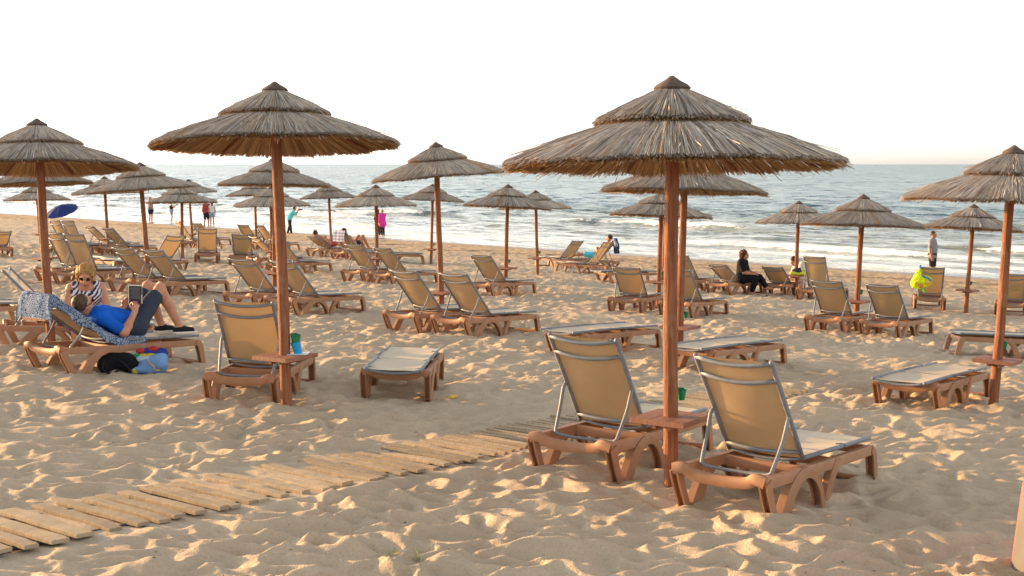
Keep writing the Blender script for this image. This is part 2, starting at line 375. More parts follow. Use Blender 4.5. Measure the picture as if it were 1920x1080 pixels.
def sea_material():
    m = bpy.data.materials.new('sea_water'); m.use_nodes = True; n = m.node_tree.nodes; l = m.node_tree.links; bs = n['Principled BSDF']
    tc = n.new('ShaderNodeTexCoord'); mp = n.new('ShaderNodeMapping'); mp.inputs['Rotation'].default_value = (0, 0, SA); l.new(tc.outputs['Object'], mp.inputs[0])
    mp2 = n.new('ShaderNodeMapping'); mp2.inputs['Scale'].default_value = (0.45, 1.0, 1); l.new(mp.outputs[0], mp2.inputs[0])
    def noise(sc, det, src=mp2):
        z = n.new('ShaderNodeTexNoise'); z.inputs['Scale'].default_value = sc; z.inputs['Detail'].default_value = det; l.new(src.outputs[0], z.inputs['Vector']); return z
    fa = n.new('ShaderNodeAttribute'); fa.attribute_name = 'foam'; sh = n.new('ShaderNodeAttribute'); sh.attribute_name = 'shallow'
    cm = n.new('ShaderNodeMix'); cm.data_type = 'RGBA'; cm.inputs[6].default_value = (0.045, 0.115, 0.140, 1); cm.inputs[7].default_value = (0.20, 0.21, 0.16, 1); l.new(sh.outputs['Fac'], cm.inputs[0])
    ad = n.new('ShaderNodeMath'); ad.operation = 'ADD'; nz = noise(5, 6); 
    sb = n.new('ShaderNodeMath'); sb.operation = 'MULTIPLY_ADD'; sb.inputs[1].default_value = 2.4; sb.inputs[2].default_value = -1.3; l.new(nz.outputs[0], sb.inputs[0])
    l.new(fa.outputs['Fac'], ad.inputs[0]); l.new(sb.outputs[0], ad.inputs[1])
    mr = n.new('ShaderNodeMapRange'); mr.inputs[1].default_value = 0.3; mr.inputs[2].default_value = 0.65; l.new(ad.outputs[0], mr.inputs[0])
    c2 = n.new('ShaderNodeMix'); c2.data_type = 'RGBA'; c2.inputs[7].default_value = (0.80, 0.80, 0.79, 1); l.new(cm.outputs[2], c2.inputs[6]); l.new(mr.outputs[0], c2.inputs[0])
    l.new(c2.outputs[2], bs.inputs['Base Color'])
    r0 = n.new('ShaderNodeMapRange'); r0.inputs[3].default_value = 0.25; r0.inputs[4].default_value = 0.13; l.new(sh.outputs['Fac'], r0.inputs[0])
    r = n.new('ShaderNodeMapRange'); r.inputs[4].default_value = 0.9; l.new(r0.outputs[0], r.inputs[3]); l.new(mr.outputs[0], r.inputs[0]); l.new(r.outputs[0], bs.inputs['Roughness'])
    bs.inputs['IOR'].default_value = 1.33
    ge = n.new('ShaderNodeNewGeometry'); acc = ge.outputs['Normal']
    for sc, am, det in ((0.11, .32, 3), (0.75, .85, 4), (4.2, .55, 3)):
        z = noise(sc, det); sb2 = n.new('ShaderNodeVectorMath'); sb2.operation = 'SUBTRACT'; sb2.inputs[1].default_value = (.5, .5, .5); l.new(z.outputs['Color'], sb2.inputs[0])
        mu = n.new('ShaderNodeVectorMath'); mu.operation = 'MULTIPLY'; mu.inputs[1].default_value = (am * 2, am * 2, 0); l.new(sb2.outputs[0], mu.inputs[0])
        sm = n.new('ShaderNodeMapRange'); sm.inputs[3].default_value = 1.0; sm.inputs[4].default_value = 0.35; l.new(sh.outputs['Fac'], sm.inputs[0]); m3 = n.new('ShaderNodeVectorMath'); m3.operation = 'SCALE'; l.new(mu.outputs[0], m3.inputs[0]); l.new(sm.outputs[0], m3.inputs['Scale']); mu = m3
        ad2 = n.new('ShaderNodeVectorMath'); ad2.operation = 'ADD'; l.new(acc, ad2.inputs[0]); l.new(mu.outputs[0], ad2.inputs[1]); acc = ad2.outputs[0]
    nm = n.new('ShaderNodeVectorMath'); nm.operation = 'NORMALIZE'; l.new(acc, nm.inputs[0]); l.new(nm.outputs[0], bs.inputs['Normal'])
    return m
shallow = np.clip(1.1 - (SS - 46) / 55, 0, 1)
sea = obj('sea', mesh('sea', sea_v, grid_faces(nr, ncs), sea_material(), True, attrs=dict(foam=foam.ravel(), shallow=shallow.ravel())))
tag(sea, kind='structure')

# ------------------------------------------------------------------ boardwalk
a_ = rad(52.9)
bw = empty('boardwalk', loc=(-2.58, 7.24, G(-2.58, 7.24)))
tag(bw, 'path of pale wooden planks half buried in sand, running diagonally behind the near loungers', 'boardwalk')
u = -1.3; i = 0
plank_meshes = []
for w_ in (0.050, 0.070, 0.082, 0.110):
    for j in range(2):
        b = MB(); L_ = 0.74 + 0.03 * j
        nseg = 6; prof = []
        vv = []; ff = []
        for k2 in range(nseg + 1):
            yy = -L_ / 2 + L_ * k2 / nseg; e = 0.004 * random.uniform(-1, 1); h2 = w_ / 2 + 0.003 * random.uniform(-1, 1)
            ring = [(-h2, yy, -.012), (h2, yy, -.012), (h2, yy, .009 + e), (h2 - .004, yy, .013 + e), (-h2 + .004, yy, .013 + e), (-h2, yy, .009 + e)]
            vv += ring
            if k2: 
                o_ = (k2 - 1) * 6
                for q_ in range(6): ff.append((o_ + q_, o_ + (q_ + 1) % 6, o_ + 6 + (q_ + 1) % 6, o_ + 6 + q_))
        ff += [(5, 4, 3, 2, 1, 0), tuple(nseg * 6 + q_ for q_ in range(6))]
        b.add(vv, ff); plank_meshes.append(b.build('plank', M_plank))
slope_u = -0.0517 * (NX * math.cos(a_) + NY * math.sin(a_)); slope_v = -0.0517 * (-NX * math.sin(a_) + NY * math.cos(a_))
while u < 9.0:
    sel = (0 if u > 3.4 else random.choice((1, 1, 2, 2, 3)))
    w_ = (0.050, 0.070, 0.082, 0.110)[sel]
    dz = 0.024 + random.uniform(-.006, .006) - 0.008 * math.exp(-((u - 2.4) / 0.9) ** 2)
    p_ = obj('plank', plank_meshes[sel * 2 + random.randint(0, 1)], bw)
    vo_ = -0.05 + random.uniform(-.025, .025)
    p_.location = (math.cos(a_) * u - math.sin(a_) * vo_, math.sin(a_) * u + math.cos(a_) * vo_, slope_u * u + slope_v * vo_ + dz)
    p_.rotation_euler = (math.atan(slope_v) + random.uniform(-.012, .012), -math.atan(slope_u) + random.uniform(-.02, .02), a_ + random.uniform(-.02, .02))
    u += w_ + (random.choice((0.02, 0.06, 0.07, 0.08, 0.09)) if u < 3.4 else random.uniform(.052, .062))
for vo_ in (-0.31, 0.21):
    b = MB(); b.tube([(math.cos(a_) * q_ - math.sin(a_) * vo_, math.sin(a_) * q_ + math.cos(a_) * vo_, slope_u * q_ + slope_v * vo_ + 0.0) for q_ in np.linspace(-1.2, 9, 12)], 0.016, 6)
    obj('stringer', b.build('stringer', mat('dark_strap', (0.05, 0.045, 0.04), .7)), bw)

# ------------------------------------------------------------------ thatched umbrellas
def zl(r):  # lower tier profile, apex = 0
    return -0.255 - 0.30 * (r - 0.46) - 0.05 * np.clip((r - 0.46) / 0.59, 0, 1.2) ** 2
def zu(r):  # upper tier profile
    return -0.022 - 0.43 * (r - 0.07) - 0.03 * np.clip((r - 0.07) / 0.41, 0, 1.2) ** 2
GREYS = np.array([(.53, .465, .40), (.40, .345, .30), (.62, .55, .475), (.46, .40, .345), (.17, .135, .11), (.54, .43, .31), (.43, .385, .35), (.27, .22, .18)])
TANS = np.array([(.50, .31, .14), (.40, .23, .10), (.56, .37, .19), (.32, .18, .08)])
def strands(N, r0a, r0b, R, prof, lay, width, top, seed, thick=0.05, streaks=()):
    g = np.random.default_rng(seed)
    ang = g.uniform(0, 2 * np.pi, N); r0 = g.uniform(r0a, r0b, N)
    if not np.isscalar(R): R = np.interp(ang, np.linspace(0, 2 * np.pi, len(R)), R)
    r1 = R + g.normal(0, .008, N) - .008; st = g.random(N) < .012; r1 = r1 + st * g.uniform(.02, .05, N)
    K = 3; f = np.linspace(0, 1, K)[None, :]
    da = g.normal(0, .012, N); rr = r0[:, None] + (r1 - r0)[:, None] * f
    aa = ang[:, None] + da[:, None] * f + g.normal(0, .004, (N, K))
    off = lay + g.uniform(0, thick, N)[:, None] * (0.45 + 0.55 * f) + g.normal(0, .002, (N, K))
    off[:, -1] += -(st * 1.0) * g.uniform(0, .04, N) + (g.random(N) < .012) * g.uniform(0, .05, N)
    zz = prof(rr) + off
    zz[:, -1] -= g.uniform(0, .012, N)
    w = width * g.uniform(.7, 1.3, N)[:, None] * np.array([.8, 1, .75])[None, :]
    P = np.stack([rr * np.cos(aa), rr * np.sin(aa), zz], -1)                     # N,K,3
    tang = np.stack([-np.sin(aa), np.cos(aa), np.zeros_like(aa)], -1)
    up = np.array([0, 0, 1.0])
    v = np.stack([P - tang * w[..., None] * .5, P + tang * w[..., None] * .5, P + up * w[..., None] * .7], 2)   # N,K,3(section),3
    V = v.reshape(-1, 3)
    base = np.arange(N)[:, None, None] * (K * 3) + np.arange(K - 1)[None, :, None] * 3
    sidx = np.array([(0, 1), (1, 2), (2, 0)])
    q_ = np.stack([base + sidx[None, None, :, 0], base + sidx[None, None, :, 1], base + 3 + sidx[None, None, :, 1], base + 3 + sidx[None, None, :, 0]], -1).reshape(-1, 4)
    pal = GREYS if top else TANS
    c = pal[g.integers(0, len(pal), N)] * g.uniform(.75, 1.2, (N, 1))
    if top:
        for (sa, sw) in streaks:
            m_ = np.abs((ang - sa + np.pi) % (2 * np.pi) - np.pi) < sw * g.uniform(.3, 1, N); c[m_] = TANS[g.integers(0, 4, m_.sum())]
        m_ = g.random(N) < .05; c[m_] = TANS[g.integers(0, 4, m_.sum())] * .9
    C = np.repeat(c, K * 3, 0)
    return V, q_, C
def shell(r0, r1, prof, lo, col, n=64):
    rr = np.linspace(r0, r1, 6); a = np.linspace(0, 2 * np.pi, n, endpoint=False); V = []
    for dz in (lo, lo + .012):
        for r in rr: V += [(r * math.cos(t), r * math.sin(t), float(prof(r)) + dz) for t in a]
    V = np.array(V); F_ = []
    def q4(i0, i1, flip):
        for k2 in range(n):
            t = (i0 * n + k2, i0 * n + (k2 + 1) % n, i1 * n + (k2 + 1) % n, i1 * n + k2); F_.append(t[::-1] if flip else t)
    for i_ in range(5): q4(i_, i_ + 1, False); q4(i_ + 6, i_ + 7, True)
    q4(5, 11, False); q4(0, 6, True)
    return V, np.array(F_), np.tile(np.array(col), (len(V), 1))
def join(parts):
    V = []; F_ = []; C = []; o_ = 0
    for (v, f, c) in parts: V.append(v); F_.append(f + o_); C.append(c); o_ += len(v)
    return np.concatenate(V), np.concatenate(F_), np.concatenate(C)
canopies = []
for var, (n_lo, n_up, wd, streaks) in enumerate(((12000, 5000, .0058, [(4.55, .012), (1.0, .03)]), (12000, 5000, .0058, [(2.0, .02)]), (12000, 5000, .0058, [(5.35, .07), (5.6, .04)]), (3000, 1300, .013, [(2.5, .05)]), (3000, 1300, .013, []))):
    g = np.random.default_rng(100 + var)
    Rl = 1.05 + g.normal(0, .012, 40); Rl[-1] = Rl[0]; Ru = .475 + g.normal(0, .006, 30); Ru[-1] = Ru[0]
    lo = join([shell(.06, .97, zl, -.012, (.20, .115, .05)),
               strands(int(n_lo * .30), .12, .55, Rl - .012, zl, -.030, wd, False, 200 + var, .020),
               strands(int(n_lo * .70), .36, .72, Rl, zl, .0, wd, True, 300 + var, .017, streaks)])
    up = join([shell(.02, .43, zu, -.008, (.17, .12, .09)),
               strands(int(n_up * .2), .1, .3, Ru, zu, -.03, wd, False, 400 + var, .02),
               strands(int(n_up * .8), .06, .26, Ru, zu, .0, wd, True, 500 + var, .018, streaks)])
    canopies.append((mesh('lower_thatch', lo[0], lo[1], M_thatch, False, cols=lo[2]), mesh('upper_thatch', up[0], up[1], M_thatch, False, cols=up[2])))
b = MB(); b.lathe([(0.0, .062), (.012, .060), (.05, .032), (.10, .004), (.116, -.014), (.104, -.03), (.0, -.03)], 20)
me_cap = smooth_by_angle(b.build('cap', M_cap))
b = MB(); b.tube([(.62 * math.cos(t), .62 * math.sin(t), float(zl(.62)) - .052) for t in np.linspace(0, 2 * math.pi, 33)], .009, 6, cap=False)
me_hoop = b.build('hoop', M_pole, True)
b = MB(); b.tube([(.03, 0, -.16), (.5, 0, float(zl(.5)) - .06), (.95, 0, float(zl(.95)) - .05)], .011, 6); me_rib = b.build('rib', M_pole, True)
TW = 0.40
me_tplanks = []
for j, (y0, y1) in enumerate(((-.2, -.075), (-.073, .06), (.062, .2))):
    b = MB(); b.box((0, (y0 + y1) / 2, 0), (TW, y1 - y0, .036), bev=.003); me_tplanks.append(b.build('plank', M_table))
b = MB(); b.box((0, .055, -.035), (.26, .03, .034)); b.box((0, -.055, -.035), (.26, .03, .034)); me_brk = b.build('bracket', M_table)
b = MB(); b.lathe([(.0, -.045), (.022, -.045), (.036, .03), (.039, .032), (.036, .034), (.031, .03), (.018, -.03), (0, -.03)], 14); me_cup = smooth_by_angle(b.build('ashtray_cup', M_green))
pole_cache = {}
def umbrella(key, x, y, apx, apz, label, variant, rot, table_yaw=55, near=False, cup=True, table=True, tz=0.5, tilt=(0, 0), size=1.0):
    """x,y: foot of the pole; apx: x of the apex; apz: height of the apex (camera level = 2.0)"""
    gz = G(x, y); H = apz - gz
    root = empty('thatched_umbrella')
    root.location = (x, y, gz); root.rotation_euler = (0, math.atan((apx - x) / H), 0)
    tag(root, label, 'umbrella', 'thatched beach umbrellas')
    b = MB(); rp = 0.047
    zs_ = np.linspace(-.3, H - .05, 9)
    b.tube([(.004 * math.sin(z * 3 + x), .004 * math.cos(z * 2.3 + y), z) for z in zs_], [rp * (1.06 - .12 * q_ / 8) + .0015 * random.uniform(-1, 1) for q_ in range(9)], 14)
    obj('pole', smooth_by_angle(b.build('pole', M_pole), 60), root)
    T = Matrix.Translation((0, 0, H - .045)) @ Matrix.Rotation(tilt[0], 4, 'X') @ Matrix.Rotation(tilt[1], 4, 'Y') @ Matrix.Rotation(rot, 4, 'Z') @ Matrix.Scale(size, 4)
    lo, up = canopies[variant]
    tag(obj('lower_thatch', lo, root, M=T), kind='stuff'); tag(obj('upper_thatch', up, root, M=T), kind='stuff')
    obj('cap', me_cap, root, M=T); obj('hoop', me_hoop, root, M=T)
    if near:
        for r_ in range(8): obj('rib', me_rib, root, M=T @ Matrix.Rotation(r_ * math.pi / 4 + .2, 4, 'Z'))
    if table:
        tb = obj('table', me_brk, root, M=Matrix.Translation((0, 0, tz)) @ Matrix.Rotation(rad(table_yaw), 4, 'Z'))
        for m_ in me_tplanks: obj('plank', m_, tb)
    if cup: obj('ashtray_cup', me_cup, root, loc=(.078, .05, tz + .16))
    return root
f_ = 2500.0
def ux(px, y): return (px - 960) * y / f_
def uz(py, y): return CAMZ + (308 - py) * y / f_
UMB = [
 # key, apex px, depth, foot px x, variant, label, extra
 ('U1', 1257, 150, 8.75, 1262, 0, 'largest thatched umbrella, its pole and table between the two nearest raised loungers', dict(near=True, tz=.50, rot=.0, tilt=(-.045, 0), size=1.067)),
 ('U2', 519, 158, 11.5, 533, 1, 'big thatched umbrella whose table holds a blue cup, beside a lounger at left of centre', dict(near=True, tz=.50, rot=.5, tilt=(-.07, .005))),
 ('U3', 75, 225, 14.6, 90, 1, 'thatched umbrella cut by the left edge, its table beside the patterned towel', dict(near=True, tz=.48, rot=2.1, tilt=(-.08, 0))),
 ('U4', 818, 268, 21.3, 828, 2, 'tilted thatched umbrella with ruffled reeds, rising between the two middle loungers', dict(near=True, rot=.35, tilt=(0, -.05))),
 ('U5', 1897, 275, 13.5, 1874, 2, 'thatched umbrella cut by the right edge, its pole beside the flat lounger', dict(near=True, rot=3.0)),
 ('U6', 265, 305, 26.5, 277, 0, 'thatched umbrella just right of the blonde woman, over a pair of raised loungers', dict(rot=1.0)),
 ('U7', 198, 331, 42.3, 202, 3, 'small far thatched umbrella with its pole right of the blue parasol', dict(rot=.3)),
 ('U8', 75, 297, 27.6, 84, 1, 'thatched umbrella mostly hidden behind the one at the left edge', dict(rot=.9)),
 ('U9', 70, 345, 44.5, 76, 3, 'far thatched umbrella showing under the rims at the left edge, left of the blue parasol', dict(rot=1.9)),
 ('U10', 355, 336, 51.5, 361, 4, 'far small thatched umbrella above the couple standing in the shallows', dict(rot=.8)),
 ('U11', 342, 347, 40.7, 341, 3, 'thatched umbrella right of the woman photographing, its top hidden by a nearer rim', dict(rot=2.9)),
 ('U12', 517, 295, 25.4, 513, 0, 'thatched umbrella directly behind the pole of the big one at left of centre', dict(rot=2.6)),
 ('U13', 478, 340, 50.5, 481, 4, 'far thatched umbrella peeking out at left between two nearer canopies left of centre', dict(rot=1.1)),
 ('U14', 510, 349, 36.7, 508, 3, 'thatched umbrella just left of the man with the camera, its pole hidden by nearer poles', dict(rot=.2)),
 ('U15', 617, 344, 49.0, 621, 4, 'far thatched umbrella beside the plaid towel', dict(rot=2.2)),
 ('U16', 705, 347, 34.5, 707, 3, 'thatched umbrella beside the woman in pink', dict(rot=1.4)),
 ('U17', 812, 345, 43.7, 808, 4, 'far thatched umbrella seen behind the pole of the tilted ruffled one', dict(rot=.1)),
 ('U18', 953, 346, 31.4, 947, 3, 'thatched umbrella over a single raised lounger at the picture centre', dict(rot=2.0)),
 ('U19', 1004, 357, 39.2, 1008, 4, 'thatched umbrella half behind another, left of the two loungers facing left by the water', dict(rot=.6)),
 ('U20', 1283, 282, 17.2, 1276, 1, 'thatched umbrella directly behind the largest one, its low table behind the pole', dict(rot=1.7, near=True, tz=.42)),
 ('U21', 1240, 357, 27.5, 1236, 3, 'thatched umbrella just left of the main pole, third in line behind it', dict(rot=2.4)),
 ('U22', 1247, 366, 36.0, 1245, 4, 'far thatched umbrella almost wholly hidden behind the main pole line', dict(rot=1.2)),
 ('U23', 1497, 377, 33.2, 1494, 3, 'thatched umbrella beside the bending person in white', dict(rot=.4)),
 ('U24', 1618, 365, 23.2, 1608, 0, 'thatched umbrella standing between a pair of raised loungers right of centre', dict(rot=3.7)),
 ('U25', 1825, 383, 28.8, 1816, 3, 'leaning thatched umbrella with an empty table, right of the lone standing man', dict(rot=2.7)),
]
for (key, ax, ay, d, bx, var, lab, ex) in UMB:
    ex = dict(ex); tl = ex.pop('tilt', (random.uniform(-.05, .0), random.uniform(-.025, .025)))
    umbrella(key, ux(bx, d), d, ux(ax, d), uz(ay, d), lab, var, tilt=tl, **ex)

# ------------------------------------------------------------------ loungers
LW, ZR, ZS, HX, BL, LN, BWD = 0.295, 0.285, 0.33, 0.64, 0.83, 1.75, 0.26
GR = [(1, -.75), (1, .75), (.7, 1), (-1, 1), (-1, .62), (.1, .62), (.1, -.62), (-1, -.62), (-1, -1), (.7, -1)]
RC = [(1, -.6), (1, .6), (.6, 1), (-.6, 1), (-1, .6), (-1, -.6), (-.6, -1), (.6, -1)]
def leg_mesh(name, pts, hw, sy, y, th=.024, sec=GR, n=5):
    P = catmull([(p[0], 0, p[1]) for p in pts], n); m = len(P)
    hs = [(np.interp(i_ / (m - 1), np.linspace(0, 1, len(hw)), hw), th) for i_ in range(m)]
    b = MB(); b.sweep([(p.x, y, p.z) for p in P], hs, (0, -1, 0), sec)
    return smooth_by_angle(b.build(name, M_plastic), 40)
LP = []          # (name, mesh, parent-role)
for sy in (1, -1):
    y = sy * LW
    b = MB(); xs = [0.0, .03, .07, .11, .3, .6, 1.0, 1.4, 1.66, 1.73]
    zc = [.268, .27, .262, .252, .25, .25, .25, .252, .256, .25]
    b.sweep([(x_, y, z_) for x_, z_ in zip(xs, zc)], [(.034, .026)] * 10, (0, -1, 0), GR); LP.append(('side_rail', smooth_by_angle(b.build('side_rail', M_plastic), 40)))
    y2 = sy * (LW + .010)
    LP.append(('leg', leg_mesh('leg', [(.015, .262), (.06, .16), (.12, .05), (.165, -.03)], (.042, .036, .032, .036), sy, y2, .03)))
    LP.append(('arch_leg', leg_mesh('arch_leg', [(.235, -.03), (.29, .055), (.36, .15), (.46, .228), (.57, .25), (.68, .222), (.77, .15), (.825, .06), (.85, -.03)], (.05, .05, .045, .036, .032, .030, .028, .028), sy, y2, .034)))
    LP.append(('leg', leg_mesh('leg', [(.91, -.03), (.94, .06), (.985, .15), (1.04, .225), (1.085, .275)], (.042, .036, .033, .036, .030), sy, y2, .034, RC)))
    LP.append(('leg', leg_mesh('leg', [(1.68, .262), (1.735, .235), (1.765, .15), (1.785, .06), (1.80, -.03)], (.024, .038, .034, .032, .032), sy, sy * LW, .032)))
    b = MB(); b.box((.205, y2, .004), (.13, .05, .03), bev=.006); LP.append(('foot', b.build('foot', M_plastic)))
b = MB(); P = catmull([(0.0, -LW - .02, .262), (.004, -LW + .05, .274), (.018, -.18, .240), (.028, 0, .226), (.018, .18, .240), (.004, LW - .05, .274), (0.0, LW + .02, .262)], 5)
b.sweep(P, [(.036, .026)] * len(P), (1, 0, 0), RC); LP.append(('head_bar', smooth_by_angle(b.build('head_bar', M_plastic), 50)))
for (x_, z_, ha, hb, nm) in ((.62, .245, .035, .018, 'crossbar'), (1.08, .245, .03, .018, 'crossbar'), (1.725, .25, .03, .016, 'foot_bar'), (1.795, .028, .02, .02, 'stretcher')):
    b = MB(); b.sweep([(x_, -LW + .015, z_), (x_, 0, z_ - .004), (x_, LW - .015, z_)], [(ha, hb)] * 3, (1, 0, 0), RC); LP.append((nm, smooth_by_angle(b.build(nm, M_plastic), 50)))
def cloth_grid(x0, x1, hw, sag, nx=10, ny=8):
    V = []; 
    for i_ in range(nx + 1):
        for j_ in range(ny + 1):
            u_ = i_ / nx; v_ = j_ / ny * 2 - 1
            V.append((x0 + (x1 - x0) * u_, hw * v_, -sag * (1 - v_ * v_) * (.35 + .65 * math.sin(math.pi * u_)) + .002 * math.sin(9 * u_ + 4 * v_)))
    return V, [(i_ * (ny + 1) + j_, i_ * (ny + 1) + j_ + 1, (i_ + 1) * (ny + 1) + j_ + 1, (i_ + 1) * (ny + 1) + j_) for i_ in range(nx) for j_ in range(ny)]
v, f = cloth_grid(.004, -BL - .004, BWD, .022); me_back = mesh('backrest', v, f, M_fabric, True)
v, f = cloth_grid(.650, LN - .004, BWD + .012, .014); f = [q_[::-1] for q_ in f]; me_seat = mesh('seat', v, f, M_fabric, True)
BT = []
for sy in (1, -1):
    b = MB(); b.tube([(.015, sy * BWD, 0), (-.2, sy * BWD, .0), (-BL, sy * BWD, .0), (-BL - .012, sy * (BWD - .004), -.002)], [.017, .017, .017, .014], 10); BT.append(('side_tube', b.build('side_tube', M_tube, True)))
for x_, bow in ((-BL + .005, .034), (-.685, .040), (-.055, .04)):
    b = MB(); b.tube([(x_ + (.012 if x_ < -.1 else -.01) * (1 - t * t), BWD * t, -bow * (1 - t * t) - .004) for t in np.linspace(-1, 1, 9)], .0145, 8); BT.append(('cross_tube', b.build('cross_tube', M_tube, True)))
ST = []
for sy in (1, -1):
    b = MB(); b.tube([(.65, sy * (BWD + .012), 0), (1.2, sy * (BWD + .012), 0), (LN, sy * (BWD + .012), 0)], .0155, 10); ST.append(('side_tube', b.build('side_tube', M_tube, True)))
    b = MB(); b.box((1.28, sy * (BWD + .018), .006), (.03, .03, .026), bev=.004); b.tube([(1.25, sy * (BWD - .03), .012), (1.28, sy * (BWD + .01), .016)], .005, 6); ST.append(('clip', b.build('clip', M_tube)))
for x_, bow in ((LN - .004, .012), (.665, .035)):
    b = MB(); b.tube([(x_, (BWD + .012) * t, -bow * (1 - t * t) - .006) for t in np.linspace(-1, 1, 9)], .011, 8); ST.append(('cross_tube', b.build('cross_tube', M_tube, True)))

def lounger_matrix(x, y, yaw, sink=0.0):
    ex = Vector((math.cos(rad(yaw)), math.sin(rad(yaw)), 0)); ex = (ex - _gn * ex.dot(_gn)).normalized(); ey = _gn.cross(ex)
    M = Matrix((ex, ey, _gn)).transposed().to_4x4(); M.translation = (x, y, G(x, y) - sink); return M
LM = {}
def lounger(key, x, y, yaw, phi, label):
    M = lounger_matrix(x, y, yaw); LM[key] = (M, phi)
    root = empty('sun_lounger', M=M)
    tag(root, label, 'sun lounger', 'beige and terracotta sun loungers')
    for nm, me in LP: obj(nm, me, root)
    st = obj('seat', me_seat, root, loc=(0, 0, ZS))
    for nm, me in ST: obj(nm, me, st)
    ph = rad(phi if phi > 0 else -1.0)
    bk = obj('backrest', me_back, root, loc=(HX, 0, ZS), rot=(0, ph, 0))
    for nm, me in BT: obj(nm, me, bk)
    if phi > 5:
        c, s = math.cos(ph), math.sin(ph); t = .37
        ax, az = HX - t * c - .01 * s, ZS + t * s - .01 * c
        fx = max(ax - .16, .10); P = []
        half = [(ax, .262, az), (ax - .03, .268, az - .03), (ax - .075, .262, az - .45 * (az - .27)), (fx, .245, .30), (fx - .01, .235, .275), (fx - .005, .20, .262), (fx + .01, .1, .255), (fx + .012, 0, .254)]
        P = catmull([(p[0], p[1], p[2]) for p in half] + [(p[0], -p[1], p[2]) for p in reversed(half[:-1])], 3)
        b = MB(); b.tube(P, .0125, 8); obj('support_strut', b.build('support_strut', M_tube, True), root)
    return root
